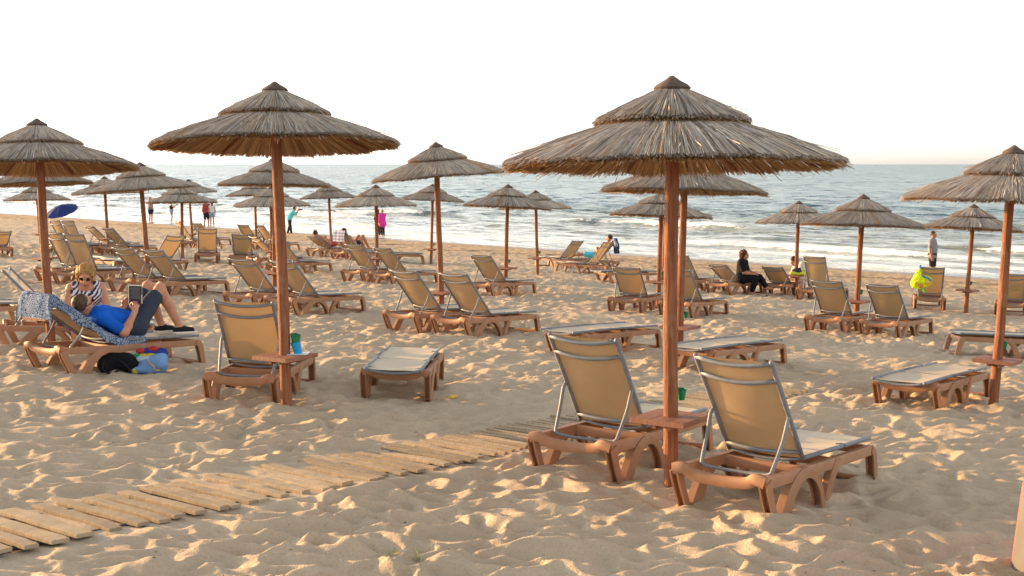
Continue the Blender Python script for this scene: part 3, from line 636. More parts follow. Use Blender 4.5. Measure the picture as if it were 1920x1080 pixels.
LOUNGERS = [
 ('A1', 0.39, 9.03, 59.3, 51.5, 'nearest raised lounger left of the main umbrella pole, boardwalk behind it'),
 ('A2', 1.26, 8.04, 53.6, 51.0, 'nearest and largest raised lounger, right of the main umbrella pole'),
 ('A3', -2.43, 11.72, 87.0, 47.0, 'raised lounger seen from behind, left of the umbrella pole with the blue cup'),
 ('A4', -1.12, 12.53, 88.2, 0.0, 'flat lounger alone on the sand right of the umbrella with the blue cup'),
 ('A5', -4.79, 13.48, 51.7, 33.2, 'lounger on which the man in the blue shirt lies reading'),
 ('A6', -6.07, 15.70, 12.0, 45.0, 'raised lounger cut by the left edge, behind the reading man'),
 ('A7', -8.33, 17.39, 34.7, 0.0, 'lounger at the left edge showing only its foot end, behind the reading man'),
 ('B1', -9.74, 27.61, 53.7, 59.0, 'steeply raised lounger just right of the left umbrella pole, above the blonde woman'),
 ('B2', -9.04, 26.83, 65.5, 59.2, 'steeply raised lounger directly behind the blonde woman'),
 ('B3', -7.41, 25.09, 59.4, 41.1, 'raised lounger left of the pole behind the reading man\'s knees'),
 ('B4', -6.7, 24.54, 60.0, 41.5, 'raised lounger right of the pole behind the reading man\'s knees'),
 ('B5', -9.23, 31.75, 142.0, 0.0, 'flat lounger lying behind the raised pair above the blonde woman'),
 ('B6', -8.43, 33.4, 137.1, 44.5, 'raised lounger turned to face left, near the pole left of centre'),
 ('B7', -8.83, 38.37, 99.9, 55.0, 'upright lounger seen straight from behind, left one of two, below the standing couple'),
 ('B8', -7.74, 37.85, 94.3, 43.0, 'upright lounger seen straight from behind, right one of two, left of the double pole'),
 ('B9', -14.34, 41.1, 51.9, 58.2, 'far raised lounger below the blue parasol, the left one'),
 ('B10', -13.69, 40.33, 59.1, 60.8, 'far raised lounger below the blue parasol, the right one'),
 ('B11', -13.68, 42.98, 49.5, 39.0, 'far raised lounger left of a thin pole, right of the blue parasol'),
 ('B12', -12.41, 40.68, 56.8, 40.8, 'far raised lounger right of a thin pole, second right of the blue parasol'),
 ('B13', -12.66, 49.78, 37.1, 53.0, 'far raised lounger directly below the woman taking a picture'),
 ('B14', -12.66, 53.19, 60.8, 42.1, 'far raised lounger just left of the standing couple\'s feet'),
 ('B15', -12.08, 59.7, 78.4, 33.7, 'farthest small raised lounger, left of the thin pole left of centre'),
 ('B16', -9.67, 50.39, 46.9, 48.7, 'far raised lounger left of the man in turquoise, its foot showing past the poles'),
 ('B17', -7.2, 36.82, 38.0, 41.0, 'raised lounger left of the double pole, behind the nearer pair'),
 ('B18', -6.17, 34.46, 52.6, 42.0, 'raised lounger half hidden by the double pole, below the man in turquoise'),
 ('B19', -4.61, 22.3, 60.7, 41.0, 'raised lounger left of the double pole, in front of the other lounger there'),
 ('B20', -3.81, 21.63, 55.9, 42.5, 'raised lounger with its long seat right of the double pole'),
 ('C1', -6.94, 46.28, 52.8, 28.8, 'low raised far lounger with a person on it, left of the plaid towel'),
 ('C2', -5.82, 44.34, 53.6, 47.4, 'far lounger with a plaid towel over its back'),
 ('C3', -3.87, 31.87, 55.2, 43.5, 'raised lounger left of the pole near the woman in pink'),
 ('C4', -3.09, 31.01, 55.1, 41.5, 'raised lounger right of the pole near the woman in pink'),
 ('C5', -4.72, 43.93, 8.0, 0.0, 'flat far lounger seen from the side, below the woman in pink'),
 ('D1', -1.67, 19.51, 52.6, 44.0, 'raised lounger left of the tilted umbrella\'s pole'),
 ('D2', -0.92, 18.96, 52.8, 45.0, 'raised lounger right of the tilted umbrella\'s pole'),
 ('D3', -0.72, 28.35, 56.6, 41.5, 'single raised lounger at the picture centre behind a leaning pole'),
 ('E1', 2.23, 44.53, 131.8, 47.0, 'left one of the loungers facing left by the water'),
 ('E2', 3.03, 40.62, 148.0, 55.0, 'front lounger facing left by the water, below the dark jacket'),
 ('E3', 3.55, 45.16, 160.0, 50.0, 'rear lounger facing left by the water, a dark jacket over its back'),
 ('F1', 2.1, 24.88, 68.8, 40.5, 'raised lounger left of the main pole, in the middle distance'),
 ('F2', 2.96, 24.23, 58.3, 42.5, 'raised lounger just right of the main pole, in the middle distance'),
 ('F3', 4.09, 33.04, 54.9, 43.7, 'far raised lounger right of the main pole, left of the woman in black'),
 ('F3b', 2.45, 36.28, 30.8, 0.0, 'far flat lounger left of the main pole, behind a raised one'),
 ('F4', 5.0, 32.39, 49.1, 30.0, 'low raised lounger on which the woman in black sits'),
 ('F5', 6.41, 32.71, 61.6, 27.8, 'low raised lounger right of the woman in black'),
 ('F6', 6.96, 31.14, 56.0, 59.5, 'steeply raised lounger in front of the bending person in white'),
 ('F7', 5.14, 21.9, 57.3, 42.5, 'raised lounger left of the pole right of centre, one of a pair'),
 ('F8', 5.9, 21.33, 55.0, 42.0, 'raised lounger right of the pole right of centre, one of a pair'),
 ('F9', 9.17, 29.1, 75.0, 49.0, 'lounger with a yellow net bag hanging from its back'),
 ('F10', 10.56, 28.06, 70.0, 45.0, 'raised lounger behind the pole at the right edge'),
 ('G1', 0.69, 17.2, 50.7, 0.0, 'flat lounger left of the main pole, behind the nearest left lounger'),
 ('G2', 2.12, 15.7, 50.7, 0.0, 'flat lounger right of the main pole, behind the nearest right lounger'),
 ('H1', 3.9, 13.11, 54.0, 0.0, 'flat lounger alone at right, left of the right edge pole'),
 ('H2', 8.19, 19.18, 177.3, 0.0, 'flat lounger with its foot end to the left, behind the right edge table'),
 ('I1', -14.4, 37.48, 119.2, 30.0, 'lounger facing left, cut by the left edge in the distance'),
]
for a in LOUNGERS: lounger(*a)

# ------------------------------------------------------------------ signed distance bodies -> continuous meshes
def V3(*a): return np.array(a, float)
def cone(name, a, b, ra, rb, k=.03): return dict(n=name, t='c', a=np.array(a, float), b=np.array(b, float), ra=ra, rb=rb, k=k)
def ell(name, c, r, R=None, k=.03): return dict(n=name, t='e', c=np.array(c, float), r=np.array(r, float), R=np.eye(3) if R is None else np.array(R), k=k)
def sdf_mesh(name, prims, res, mat_, infl=0.0, clips=(), noise=0.0, nscale=10.0, seed=0):
    lo = np.full(3, 1e9); hi = -lo
    for p in prims:
        if p['t'] == 'c':
            r = max(p['ra'], p['rb']) + infl; lo = np.minimum(lo, np.minimum(p['a'], p['b']) - r); hi = np.maximum(hi, np.maximum(p['a'], p['b']) + r)
        else:
            r = p['r'].max() + infl; lo = np.minimum(lo, p['c'] - r); hi = np.maximum(hi, p['c'] + r)
    lo -= 3 * res + noise; hi += 3 * res + noise; n = np.ceil((hi - lo) / res).astype(int) + 1
    ax = [lo[i] + res * np.arange(n[i]) for i in range(3)]
    D = np.full(n, 10.0)
    for p in prims:
        m = .07 + p['k']
        if p['t'] == 'c':
            r = max(p['ra'], p['rb']) + infl; l_ = np.minimum(p['a'], p['b']) - r - m; h_ = np.maximum(p['a'], p['b']) + r + m
        else:
            r = p['r'].max() + infl; l_ = p['c'] - r - m; h_ = p['c'] + r + m
        i0 = np.clip(np.floor((l_ - lo) / res).astype(int), 0, n - 1); i1 = np.clip(np.ceil((h_ - lo) / res).astype(int) + 1, 1, n)
        sl = tuple(slice(i0[i], i1[i]) for i in range(3))
        X = np.stack(np.meshgrid(*[ax[i][sl[i]] for i in range(3)], indexing='ij'), -1)
        if p['t'] == 'c':
            ab = p['b'] - p['a']; t = np.clip(((X - p['a']) @ ab) / max(ab @ ab, 1e-9), 0, 1)
            d = np.linalg.norm(X - p['a'] - t[..., None] * ab, axis=-1) - (p['ra'] + (p['rb'] - p['ra']) * t)
        else:
            q_ = (X - p['c']) @ p['R']; k0 = np.linalg.norm(q_ / p['r'], axis=-1); k1 = np.linalg.norm(q_ / p['r'] ** 2, axis=-1) + 1e-9; d = k0 * (k0 - 1) / k1
        d = d - infl; o = D[sl]; k = p['k']; h = np.maximum(k - np.abs(o - d), 0) / k
        D[sl] = np.minimum(o, d) - h * h * k * .25
    if noise or clips:
        X = np.stack(np.meshgrid(*ax, indexing='ij'), -1)
        if noise:
            D = D + noise * (perlin(X[..., 0] * nscale + X[..., 2] * 3.1, X[..., 1] * nscale + X[..., 2] * nscale * .8, seed) + .5 * perlin(X[..., 1] * nscale * 2.1, X[..., 2] * nscale * 2.1 + X[..., 0] * 5, seed + 1))
        for (c, nn) in clips: D = np.maximum(D, (X - np.array(c)) @ np.array(nn, float))
    # surface nets
    ins = D < 0; nx, ny, nz = n
    cnt = np.zeros((nx - 1, ny - 1, nz - 1), int); corners = [(i, j, k) for i in (0, 1) for j in (0, 1) for k in (0, 1)]
    for (i, j, k) in corners: cnt += ins[i:nx - 1 + i, j:ny - 1 + j, k:nz - 1 + k]
    act = np.argwhere((cnt > 0) & (cnt < 8)); vid = np.full(cnt.shape, -1, int); vid[tuple(act.T)] = np.arange(len(act))
    acc = np.zeros((len(act), 3)); num = np.zeros(len(act))
    for c0 in corners:
        for axis in range(3):
            if c0[axis] == 1: continue
            c1 = list(c0); c1[axis] = 1
            d0 = D[tuple((act + c0).T)]; d1 = D[tuple((act + c1).T)]; m = (d0 < 0) != (d1 < 0)
            t = d0[m] / (d0[m] - d1[m]); P = np.tile(np.array(c0, float), (m.sum(), 1)); P[:, axis] += t
            acc[m] += P; num[m] += 1
    V = lo + res * (act + acc / num[:, None]); Fs = []
    for axis in range(3):
        u_, w_ = [(1, 2), (2, 0), (0, 1)][axis]
        s0 = [slice(None)] * 3; s1 = [slice(None)] * 3; s0[axis] = slice(0, -1); s1[axis] = slice(1, None)
        A = ins[tuple(s0)]; B = ins[tuple(s1)]; e = np.argwhere(A != B); e = e[(e[:, u_] > 0) & (e[:, w_] > 0)]
        e = e[(e[:, u_] < n[u_] - 1) & (e[:, w_] < n[w_] - 1)]
        du = np.eye(3, dtype=int)[u_]; dw = np.eye(3, dtype=int)[w_]
        q_ = np.stack([vid[tuple((e - du - dw).T)], vid[tuple((e - dw).T)], vid[tuple(e.T)], vid[tuple((e - du).T)]], -1)
        fl = A[tuple(e.T)]; q_[~fl] = q_[~fl][:, ::-1]; Fs.append(q_)
    return mesh(name, V, np.concatenate(Fs), mat_, True)

def nrm(v): v = np.array(v, float); return v / np.linalg.norm(v)
def human_prims(J, s=1.0, girth=1.0, curl=.6, fem=False, grip=None):
    """J: joints; returns named primitives of one continuous body"""
    P = []; g = girth * s
    fd = nrm(J['face']); neck = J['neck']; head = J['head']; hu = head - neck; hu = nrm(hu - fd * (hu @ fd) * .6); sd_ = nrm(np.cross(fd, hu)); hu = np.cross(sd_, fd); R = np.stack([sd_, fd, hu], 1)
    P += [ell('head', head + hu * .015 * s, (.074 * s, .092 * s, .108 * s), R), ell('head', head - hu * .055 * s + fd * .022 * s, (.052 * s, .06 * s, .058 * s), R),
          cone('head', head + fd * .088 * s + hu * .005 * s, head + fd * .108 * s - hu * .028 * s, .011 * s, .015 * s, .015), cone('head', head + fd * .07 * s + hu * .03 * s, head + fd * .075 * s + hu * .03 * s, .03 * s, .03 * s, .03)]
    for e in (1, -1):
        P.append(ell('head', head + sd_ * e * .074 * s - hu * .005 * s - fd * .005 * s, (.012 * s, .02 * s, .03 * s), R, .012))
        P.append(cone('head', head + fd * .083 * s + sd_ * e * .014 * s - hu * .062 * s, head + fd * .086 * s - hu * .06 * s, .009 * s, .01 * s, .012))
    P.append(cone('neck', neck - hu * .05 * s, head - hu * .05 * s, .052 * s, .05 * s))
    ch, pe = J['chest'], J['pelvis']; md = (ch + pe) / 2 + J.get('sag', V3(0, 0, 0))
    wst = (.90 if fem else 1.0)
    P += [cone('torso', ch, md, .118 * g, .118 * g * wst), cone('torso', md, pe, .118 * g * wst, .122 * g)]
    for sd2 in 'LR':
        sh, hp = J['sh' + sd2], J['hip' + sd2]; inn = neck + (sh - neck) * .55
        P += [cone('torso', inn - (neck - ch) * .25, md + (hp - pe) * .75, .095 * g, .098 * g * wst), cone('torso', md + (hp - pe) * .75, hp, .098 * g * wst, .108 * g),
              cone('shoulder' + sd2, neck + (ch - neck) * .15, sh, .062 * s, .062 * g)]
        if fem: P.append(ell('torso', ch + (sh - neck) * .38 + fd * 0 + nrm(np.cross(J['shR'] - J['shL'], neck - ch)) * -.075 * s * J.get('fs', 1), (.062 * s,) * 3, None, .05))
        el, wr = J['el' + sd2], J['wr' + sd2]
        P += [cone('uarm' + sd2, sh, el, .055 * g, .043 * g), cone('farm' + sd2, el, el + (wr - el) * .3, .043 * g, .043 * g), cone('farm' + sd2, el + (wr - el) * .3, wr, .043 * g, .028 * s)]
        # hand
        hd = nrm(J.get('hd' + sd2, wr - el)); pn = J.get('pn' + sd2)
        if pn is None: pn = np.cross(hd, V3(0, 0, 1)) if abs(hd[2]) < .9 else V3(1 if sd2 == 'L' else -1, 0, 0)
        pn = nrm(pn - hd * (pn @ hd)); sv = np.cross(hd, pn) * (1 if sd2 == 'R' else -1)
        for o in (-.024, .0, .024): P.append(cone('hand', wr + sv * o * .6 * s, wr + hd * .085 * s + sv * o * s, .017 * s, .016 * s, .015))
        cu = J.get('curl' + sd2, curl)
        for o, ln in ((-.033, .062), (-.011, .076), (.011, .080), (.033, .072)):
            b0 = wr + hd * .088 * s + sv * o * s; d1 = nrm(hd * math.cos(cu) + pn * math.sin(cu)); d2 = nrm(hd * math.cos(2.2 * cu) + pn * math.sin(2.2 * cu))
            b1 = b0 + d1 * ln * .5 * s; P += [cone('hand', b0, b1, .0105 * s, .0098 * s, .006), cone('hand', b1, b1 + d2 * ln * .5 * s, .0098 * s, .0085 * s, .006)]
        tb = wr + hd * .03 * s + sv * .03 * s; t1 = tb + (hd * .6 + sv * .7 + pn * .35) * .035 * s; P += [cone('hand', tb, t1, .013 * s, .0115 * s, .008), cone('hand', t1, t1 + nrm(hd * .9 + pn * .5) * .035 * s, .0115 * s, .0095 * s, .006)]
        kn, an, to = J['kn' + sd2], J['an' + sd2], J['to' + sd2]
        P += [cone('thigh' + sd2, hp, kn, .094 * g, .058 * g), cone('calf' + sd2, kn, kn + (an - kn) * .35, .056 * g, .057 * g), cone('calf' + sd2, kn + (an - kn) * .35, an, .057 * g, .038 * s)]
        fdv = nrm(to - an); dn = nrm(J.get('dn' + sd2, V3(0, 0, -1)))
        heel = an + dn * .045 * s - fdv * .035 * s
        P += [cone('foot' + sd2, an, heel, .037 * s, .03 * s, .02), cone('foot' + sd2, an + dn * .02 * s, to, .038 * s, .026 * s, .03), cone('foot' + sd2, heel, to, .03 * s, .026 * s, .02)]
    return P, dict(fd=fd, hu=hu, sd=sd_, R=R, head=head)
def sub(P, names, cut=None):
    """primitives whose name starts with one of names; cut: {name: fraction kept}"""
    out = []
    for p in P:
        if any(p['n'].startswith(x) for x in names):
            q_ = dict(p)
            if cut:
                for c_, fr in cut.items():
                    if p['n'].startswith(c_) and p['t'] == 'c': q_['b'] = p['a'] + (p['b'] - p['a']) * fr; q_['rb'] = p['ra'] + (p['rb'] - p['ra']) * fr
            out.append(q_)
    return out
def scaleJ(J, s): return {k: (v * s if isinstance(v, np.ndarray) and k not in ('face',) and not k.startswith(('hd', 'pn', 'dn')) else v) for k, v in J.items()}
def stand(**ov):
    J = dict(head=V3(0, .015, 1.585), neck=V3(0, -.015, 1.43), chest=V3(0, 0, 1.27), pelvis=V3(0, 0, .95), face=V3(0, 1, -.05))
    for sd2, e in (('L', -1), ('R', 1)):
        J.update({'sh' + sd2: V3(.165 * e, -.015, 1.375), 'el' + sd2: V3(.215 * e, -.045, 1.11), 'wr' + sd2: V3(.225 * e, .03, .87), 'hip' + sd2: V3(.085 * e, 0, .90),
                  'kn' + sd2: V3(.09 * e, .025, .49), 'an' + sd2: V3(.10 * e, -.02, .08), 'to' + sd2: V3(.12 * e, .13, .03)})
    J.update(ov); return J
M_skin = mat('skin', (0.52, 0.27, 0.17), 0.55, col2=(0.45, 0.21, 0.13), scale=12, spec=.35)
M_skin2 = mat('tanned_skin', (0.42, 0.20, 0.11), 0.55, col2=(0.36, 0.16, 0.09), scale=12, spec=.35)
def cmat(nm, c, **k): return mat(nm, c, .85, var=.25, scale=6, bump=.35, bscale=22, spec=.1, **k)
M_blue = cmat('blue_shirt_cloth', (0.01, 0.12, 0.62)); M_navy = cmat('navy_cloth', (0.045, 0.06, 0.095)); M_black = cmat('black_cloth', (0.012, 0.012, 0.015))
M_grey = cmat('grey_cloth', (0.24, 0.25, 0.28)); M_white = cmat('white_cloth', (0.70, 0.66, 0.62)); M_pink = cmat('pink_cloth', (0.70, 0.05, 0.33)); M_cyan = cmat('turquoise_cloth', (0.12, 0.60, 0.62))
M_red = cmat('faded_red_cloth', (0.36, 0.075, 0.065)); M_denim = cmat('pale_denim', (0.26, 0.32, 0.45)); M_dark = cmat('dark_shorts_cloth', (0.03, 0.03, 0.04))
M_hair_b = mat('blond_hair', (0.52, 0.36, 0.16), .6, col2=(.32, .20, .08), scale=30, bump=.8, bscale=90, transl=.3, tcol=(.8, .5, .15))
M_hair_d = mat('dark_hair', (0.05, 0.03, 0.02), .5, col2=(.02, .012, .01), scale=30, bump=.7, bscale=70)
M_hair_r = mat('auburn_hair', (0.11, 0.028, 0.015), .5, col2=(.05, .015, .01), scale=30, bump=.7, bscale=70, transl=.15, tcol=(.5, .1, .04))
M_hair_g = mat('brown_hair', (0.11, 0.065, 0.035), .6, col2=(.05, .03, .018), scale=40, bump=.6, bscale=80)
M_lens = mat('dark_lens', (0.008, 0.007, 0.007), .15, spec=.6); M_rubber = mat('white_rubber', (.65, .62, .56), .6); M_canvas = cmat('black_canvas', (0.02, 0.02, 0.025))
M_eye = mat('eye_dark', (0.02, 0.012, 0.01), .3)

def person(label, J, M, skin=M_skin, s=1.0, girth=1.0, res=.0125, clothes=(), hair=None, fem=False, glasses=False, group=None, curl=.6):
    """clothes: (name, material, prim name prefixes, cut dict, inflation, extra prims, clips)"""
    J = scaleJ(J, s); P, H = human_prims(J, s, girth, curl, fem)
    root = empty('person', M=M); tag(root, label, 'person', group)
    obj('body', sdf_mesh('body', P, res, skin), root)
    for c in clothes:
        nm, mt, pref, cut, inf = c[:5]; extra = c[5] if len(c) > 5 else []; clips = c[6] if len(c) > 6 else []
        obj(nm, sdf_mesh(nm, sub(P, pref, cut) + list(extra), max(res, .012), mt, inf, clips, noise=.0035, nscale=14, seed=70), root)
    fd, hu, sd_, hd = H['fd'], H['hu'], H['sd'], H['head']
    if hair:
        mt, kind = hair; R = H['R']
        hp = [ell('h', hd + hu * .035 * s - fd * .022 * s, (.088 * s, .098 * s, .105 * s), R)]
        cl = [(hd + fd * .045 * s + hu * .045 * s, nrm(fd * 1.0 - hu * .75))] if kind != 'short' else [(hd + fd * .04 * s + hu * .06 * s, nrm(fd * 1.0 - hu * .9)), (hd - hu * .035 * s, nrm(-hu - fd * .2))]
        nz_ = .006
        if kind == 'curly':
            hp = [ell('h', hd + hu * .04 * s - fd * .025 * s, (.108 * s, .112 * s, .115 * s), R), ell('h', hd - hu * .05 * s - fd * .05 * s, (.10 * s, .075 * s, .08 * s), R)]; nz_ = .022
            cl = [(hd + fd * .06 * s + hu * .055 * s, nrm(fd * 1.0 - hu * .55))]
        if kind == 'long': hp += [cone('h', hd - fd * .05 * s, hd - fd * .075 * s - hu * .24 * s, .075 * s, .05 * s)]
        if kind == 'bun': hp += [ell('h', hd - fd * .1 * s + hu * .03 * s, (.045 * s,) * 3)]
        obj('hair', sdf_mesh('hair', hp, .009 if kind == 'curly' else .011, mt, 0, cl, noise=nz_, nscale=26, seed=80), root)
    if glasses:
        b = MB()
        for e in (1, -1):
            c = hd + fd * .094 * s + hu * .018 * s + sd_ * e * .034 * s
            n_ = 10; ring = [c + sd_ * .03 * s * math.cos(t) + hu * .021 * s * math.sin(t) for t in np.linspace(0, 2 * math.pi, n_, endpoint=False)]
            b.add(ring + [p + fd * .007 * s for p in ring], [tuple(range(n_))[::-1], tuple(range(n_, 2 * n_))] + [(i_, (i_ + 1) % n_, n_ + (i_ + 1) % n_, n_ + i_) for i_ in range(n_)])
            b.tube([c + sd_ * e * .028 * s + hu * .008 * s, hd + fd * .05 * s + sd_ * e * .083 * s + hu * .014 * s, hd - fd * .02 * s + sd_ * e * .084 * s + hu * .012 * s], .0045 * s, 5)
        b.tube([hd + fd * .1 * s + hu * .024 * s - sd_ * .012 * s, hd + fd * .1 * s + hu * .024 * s + sd_ * .012 * s], .005 * s, 5)
        obj('sunglasses', b.build('sunglasses', M_lens), root)
    else:
        for e in (1, -1):
            b = MB(); c = hd + fd * .084 * s + hu * .012 * s + sd_ * e * .031 * s
            b.add(*ball(c, .011 * s)); obj('eye', b.build('eye', M_eye, True), root)
    return root, J, P
def ball(c, r, n=8, m=5):
    v = [(c[0], c[1], c[2] + r)]
    for i_ in range(1, m):
        t = math.pi * i_ / m
        for k2 in range(n): a = 2 * math.pi * k2 / n; v.append((c[0] + r * math.sin(t) * math.cos(a), c[1] + r * math.sin(t) * math.sin(a), c[2] + r * math.cos(t)))
    v.append((c[0], c[1], c[2] - r)); f = [(0, 1 + k2, 1 + (k2 + 1) % n) for k2 in range(n)]
    for i_ in range(m - 2):
        o = 1 + i_ * n; f += [(o + k2, o + n + k2, o + n + (k2 + 1) % n, o + (k2 + 1) % n) for k2 in range(n)]
    o = 1 + (m - 2) * n; f += [(o + k2, len(v) - 1, o + (k2 + 1) % n) for k2 in range(n)]
    return v, f
def at(x, y, face, z=None):
    """matrix of a figure at x, y whose local +Y looks along the ground direction 'face'"""
    yaw = math.atan2(-face[0], face[1]); zz = float(max(G(x, y), SEA - .06)) if z is None else z
    return Matrix.Translation((x, y, zz)) @ Matrix.Rotation(yaw, 4, 'Z')
def recline(phi, kind='up'):
    c, s_ = math.cos(rad(phi)), math.sin(rad(phi))
    def pt(t, o, y=0.0): return V3(HX - t * c + o * s_, y, ZS + t * s_ + o * c)
    J = dict(pelvis=V3(HX + .12, 0, ZS + .135), chest=pt(.33, .13), neck=pt(.54, .125), head=pt(.685, .155), face=V3(.95, 0, -.1))
    for sd2, e in (('L', 1), ('R', -1)):
        J.update({'sh' + sd2: pt(.48, .11, .165 * e), 'el' + sd2: pt(.19, .075, .27 * e), 'wr' + sd2: V3(HX + .02, .17 * e, ZS + .30), 'hip' + sd2: V3(HX + .14, .085 * e, ZS + .12), 'dn' + sd2: V3(-.2, 0, -1)})
        if kind == 'up': J.update({'kn' + sd2: V3(HX + .46, .10 * e, ZS + .47), 'an' + sd2: V3(HX + .76, .10 * e, ZS + .10), 'to' + sd2: V3(HX + .90, .12 * e, ZS + .045)})
        else: J.update({'kn' + sd2: V3(HX + .52, .10 * e, ZS + .14), 'an' + sd2: V3(HX + .90, .10 * e, ZS + .07), 'to' + sd2: V3(HX + .97, .13 * e, ZS + .18), 'dn' + sd2: V3(1, 0, -.1)})
    return J

# --- the man reading on the lounger
J = recline(33.2)
J.update(face=V3(.80, -.12, .42), wrR=V3(.66, -.23, .66), elR=V3(.50, -.285, .44), shR=V3(.28, -.175, .69), wrL=V3(.70, .02, .70), elL=V3(.48, .27, .50), hdR=V3(.35, .25, .9), pnR=V3(.1, .9, -.2), curlR=.8, hdL=V3(.3, -.3, .9), pnL=V3(0, -.9, 0),
         knR=V3(1.09, -.10, .845), knL=V3(1.10, .13, .86), anR=V3(1.36, -.11, .415), toR=V3(1.50, -.13, .372), anL=V3(1.27, .10, .415), toL=V3(1.41, .10, .372))
for k2, v2 in list(J.items()):
    if k2 != 'face' and not k2.startswith(('hd', 'pn', 'dn', 'curl')): J[k2] = v2 + {'he': V3(.31, 0, -.15), 'ne': V3(.30, 0, -.13), 'sh': V3(.29, 0, -.12), 'ch': V3(.27, 0, -.07), 'el': V3(.27, 0, -.03), 'wr': V3(.27, 0, -.05)}.get(k2[:2], V3(.26, 0, 0))
man, Jm, Pm = person('man in a blue shirt lying back with raised knees, reading a book', J, LM['A5'][0], res=.011, girth=1.02, hair=(M_hair_g, 'short'), glasses=True,
    clothes=[('shirt', M_blue, ('torso', 'shoulder', 'uarm'), {'uarm': .72}, .016), ('shorts', M_navy, ('thigh',), {'thigh': .76}, .022, [cone('p', (HX + .28, -.07, .45), (HX + .41, -.08, .45), .12, .12), cone('p', (HX + .28, .07, .45), (HX + .41, .08, .45), .12, .12)])])
for sd2 in 'RL':
    an, to = Jm['an' + sd2], Jm['to' + sd2]; d_ = nrm(to - an)
    sh = obj('shoe', sdf_mesh('shoe', sub(Pm, ('foot' + sd2,)), .010, M_canvas, .008, [(an + V3(0, 0, .012), (-.25, 0, 1))]), man)
    sole = [cone('s', (an[0] - .05, an[1], .362), (to[0] + .03, to[1], .362), .043, .05, .01)]
    obj('sole', sdf_mesh('sole', sole, .007, M_rubber, 0, [((0, 0, .366), (0, 0, 1)), ((0, 0, .338), (0, 0, -1))]), sh)
# book
Mb = LM['A5'][0] @ Matrix.Translation((.985, -.16, .80)) @ Matrix.Rotation(rad(-50), 4, 'Z') @ Matrix.Rotation(rad(8), 4, 'X')
book = empty('book', M=Mb); tag(book, 'open book with dark grey cover held up by the reading man', 'book')
M_cover = mat('book_cover', (0.045, 0.042, 0.045), .5, var=.2, scale=20); M_page = mat('paper', (.72, .66, .55), .8); M_print = mat('print_grey', (.25, .25, .26), .6); M_magenta = mat('print_pink', (.6, .12, .3), .6)
b = MB(); b.box((0, -.012, 0), (.145, .003, .215)); b.box((0, .03, 0), (.003, .08, .215)); obj('cover', b.build('cover', M_cover), book)
b = MB(); b.box((.004, .0, .0), (.134, .018, .205)); obj('pages', b.build('pages', M_page), book)
for (c_0, d_0) in (((0, -.0142, .099), (.145, .001, .014)), ((-.068, -.0144, 0), (.008, .001, .215)), ((.068, -.0144, -.05), (.006, .001, .09))):
    b = MB(); b.box(c_0, d_0); obj('border', b.build('border', M_page), book)
b = MB()
for k2 in range(11): b.box((.004, -.0142, .072 - k2 * .0115), (.10 - (.03 if k2 % 4 == 3 else 0), .0008, .003))
obj('printed_lines', b.build('printed_lines', M_print), book)
b = MB(); b.box((.0, -.0143, -.085), (.05, .001, .022)); obj('printed_label', b.build('printed_label', M_magenta), book)

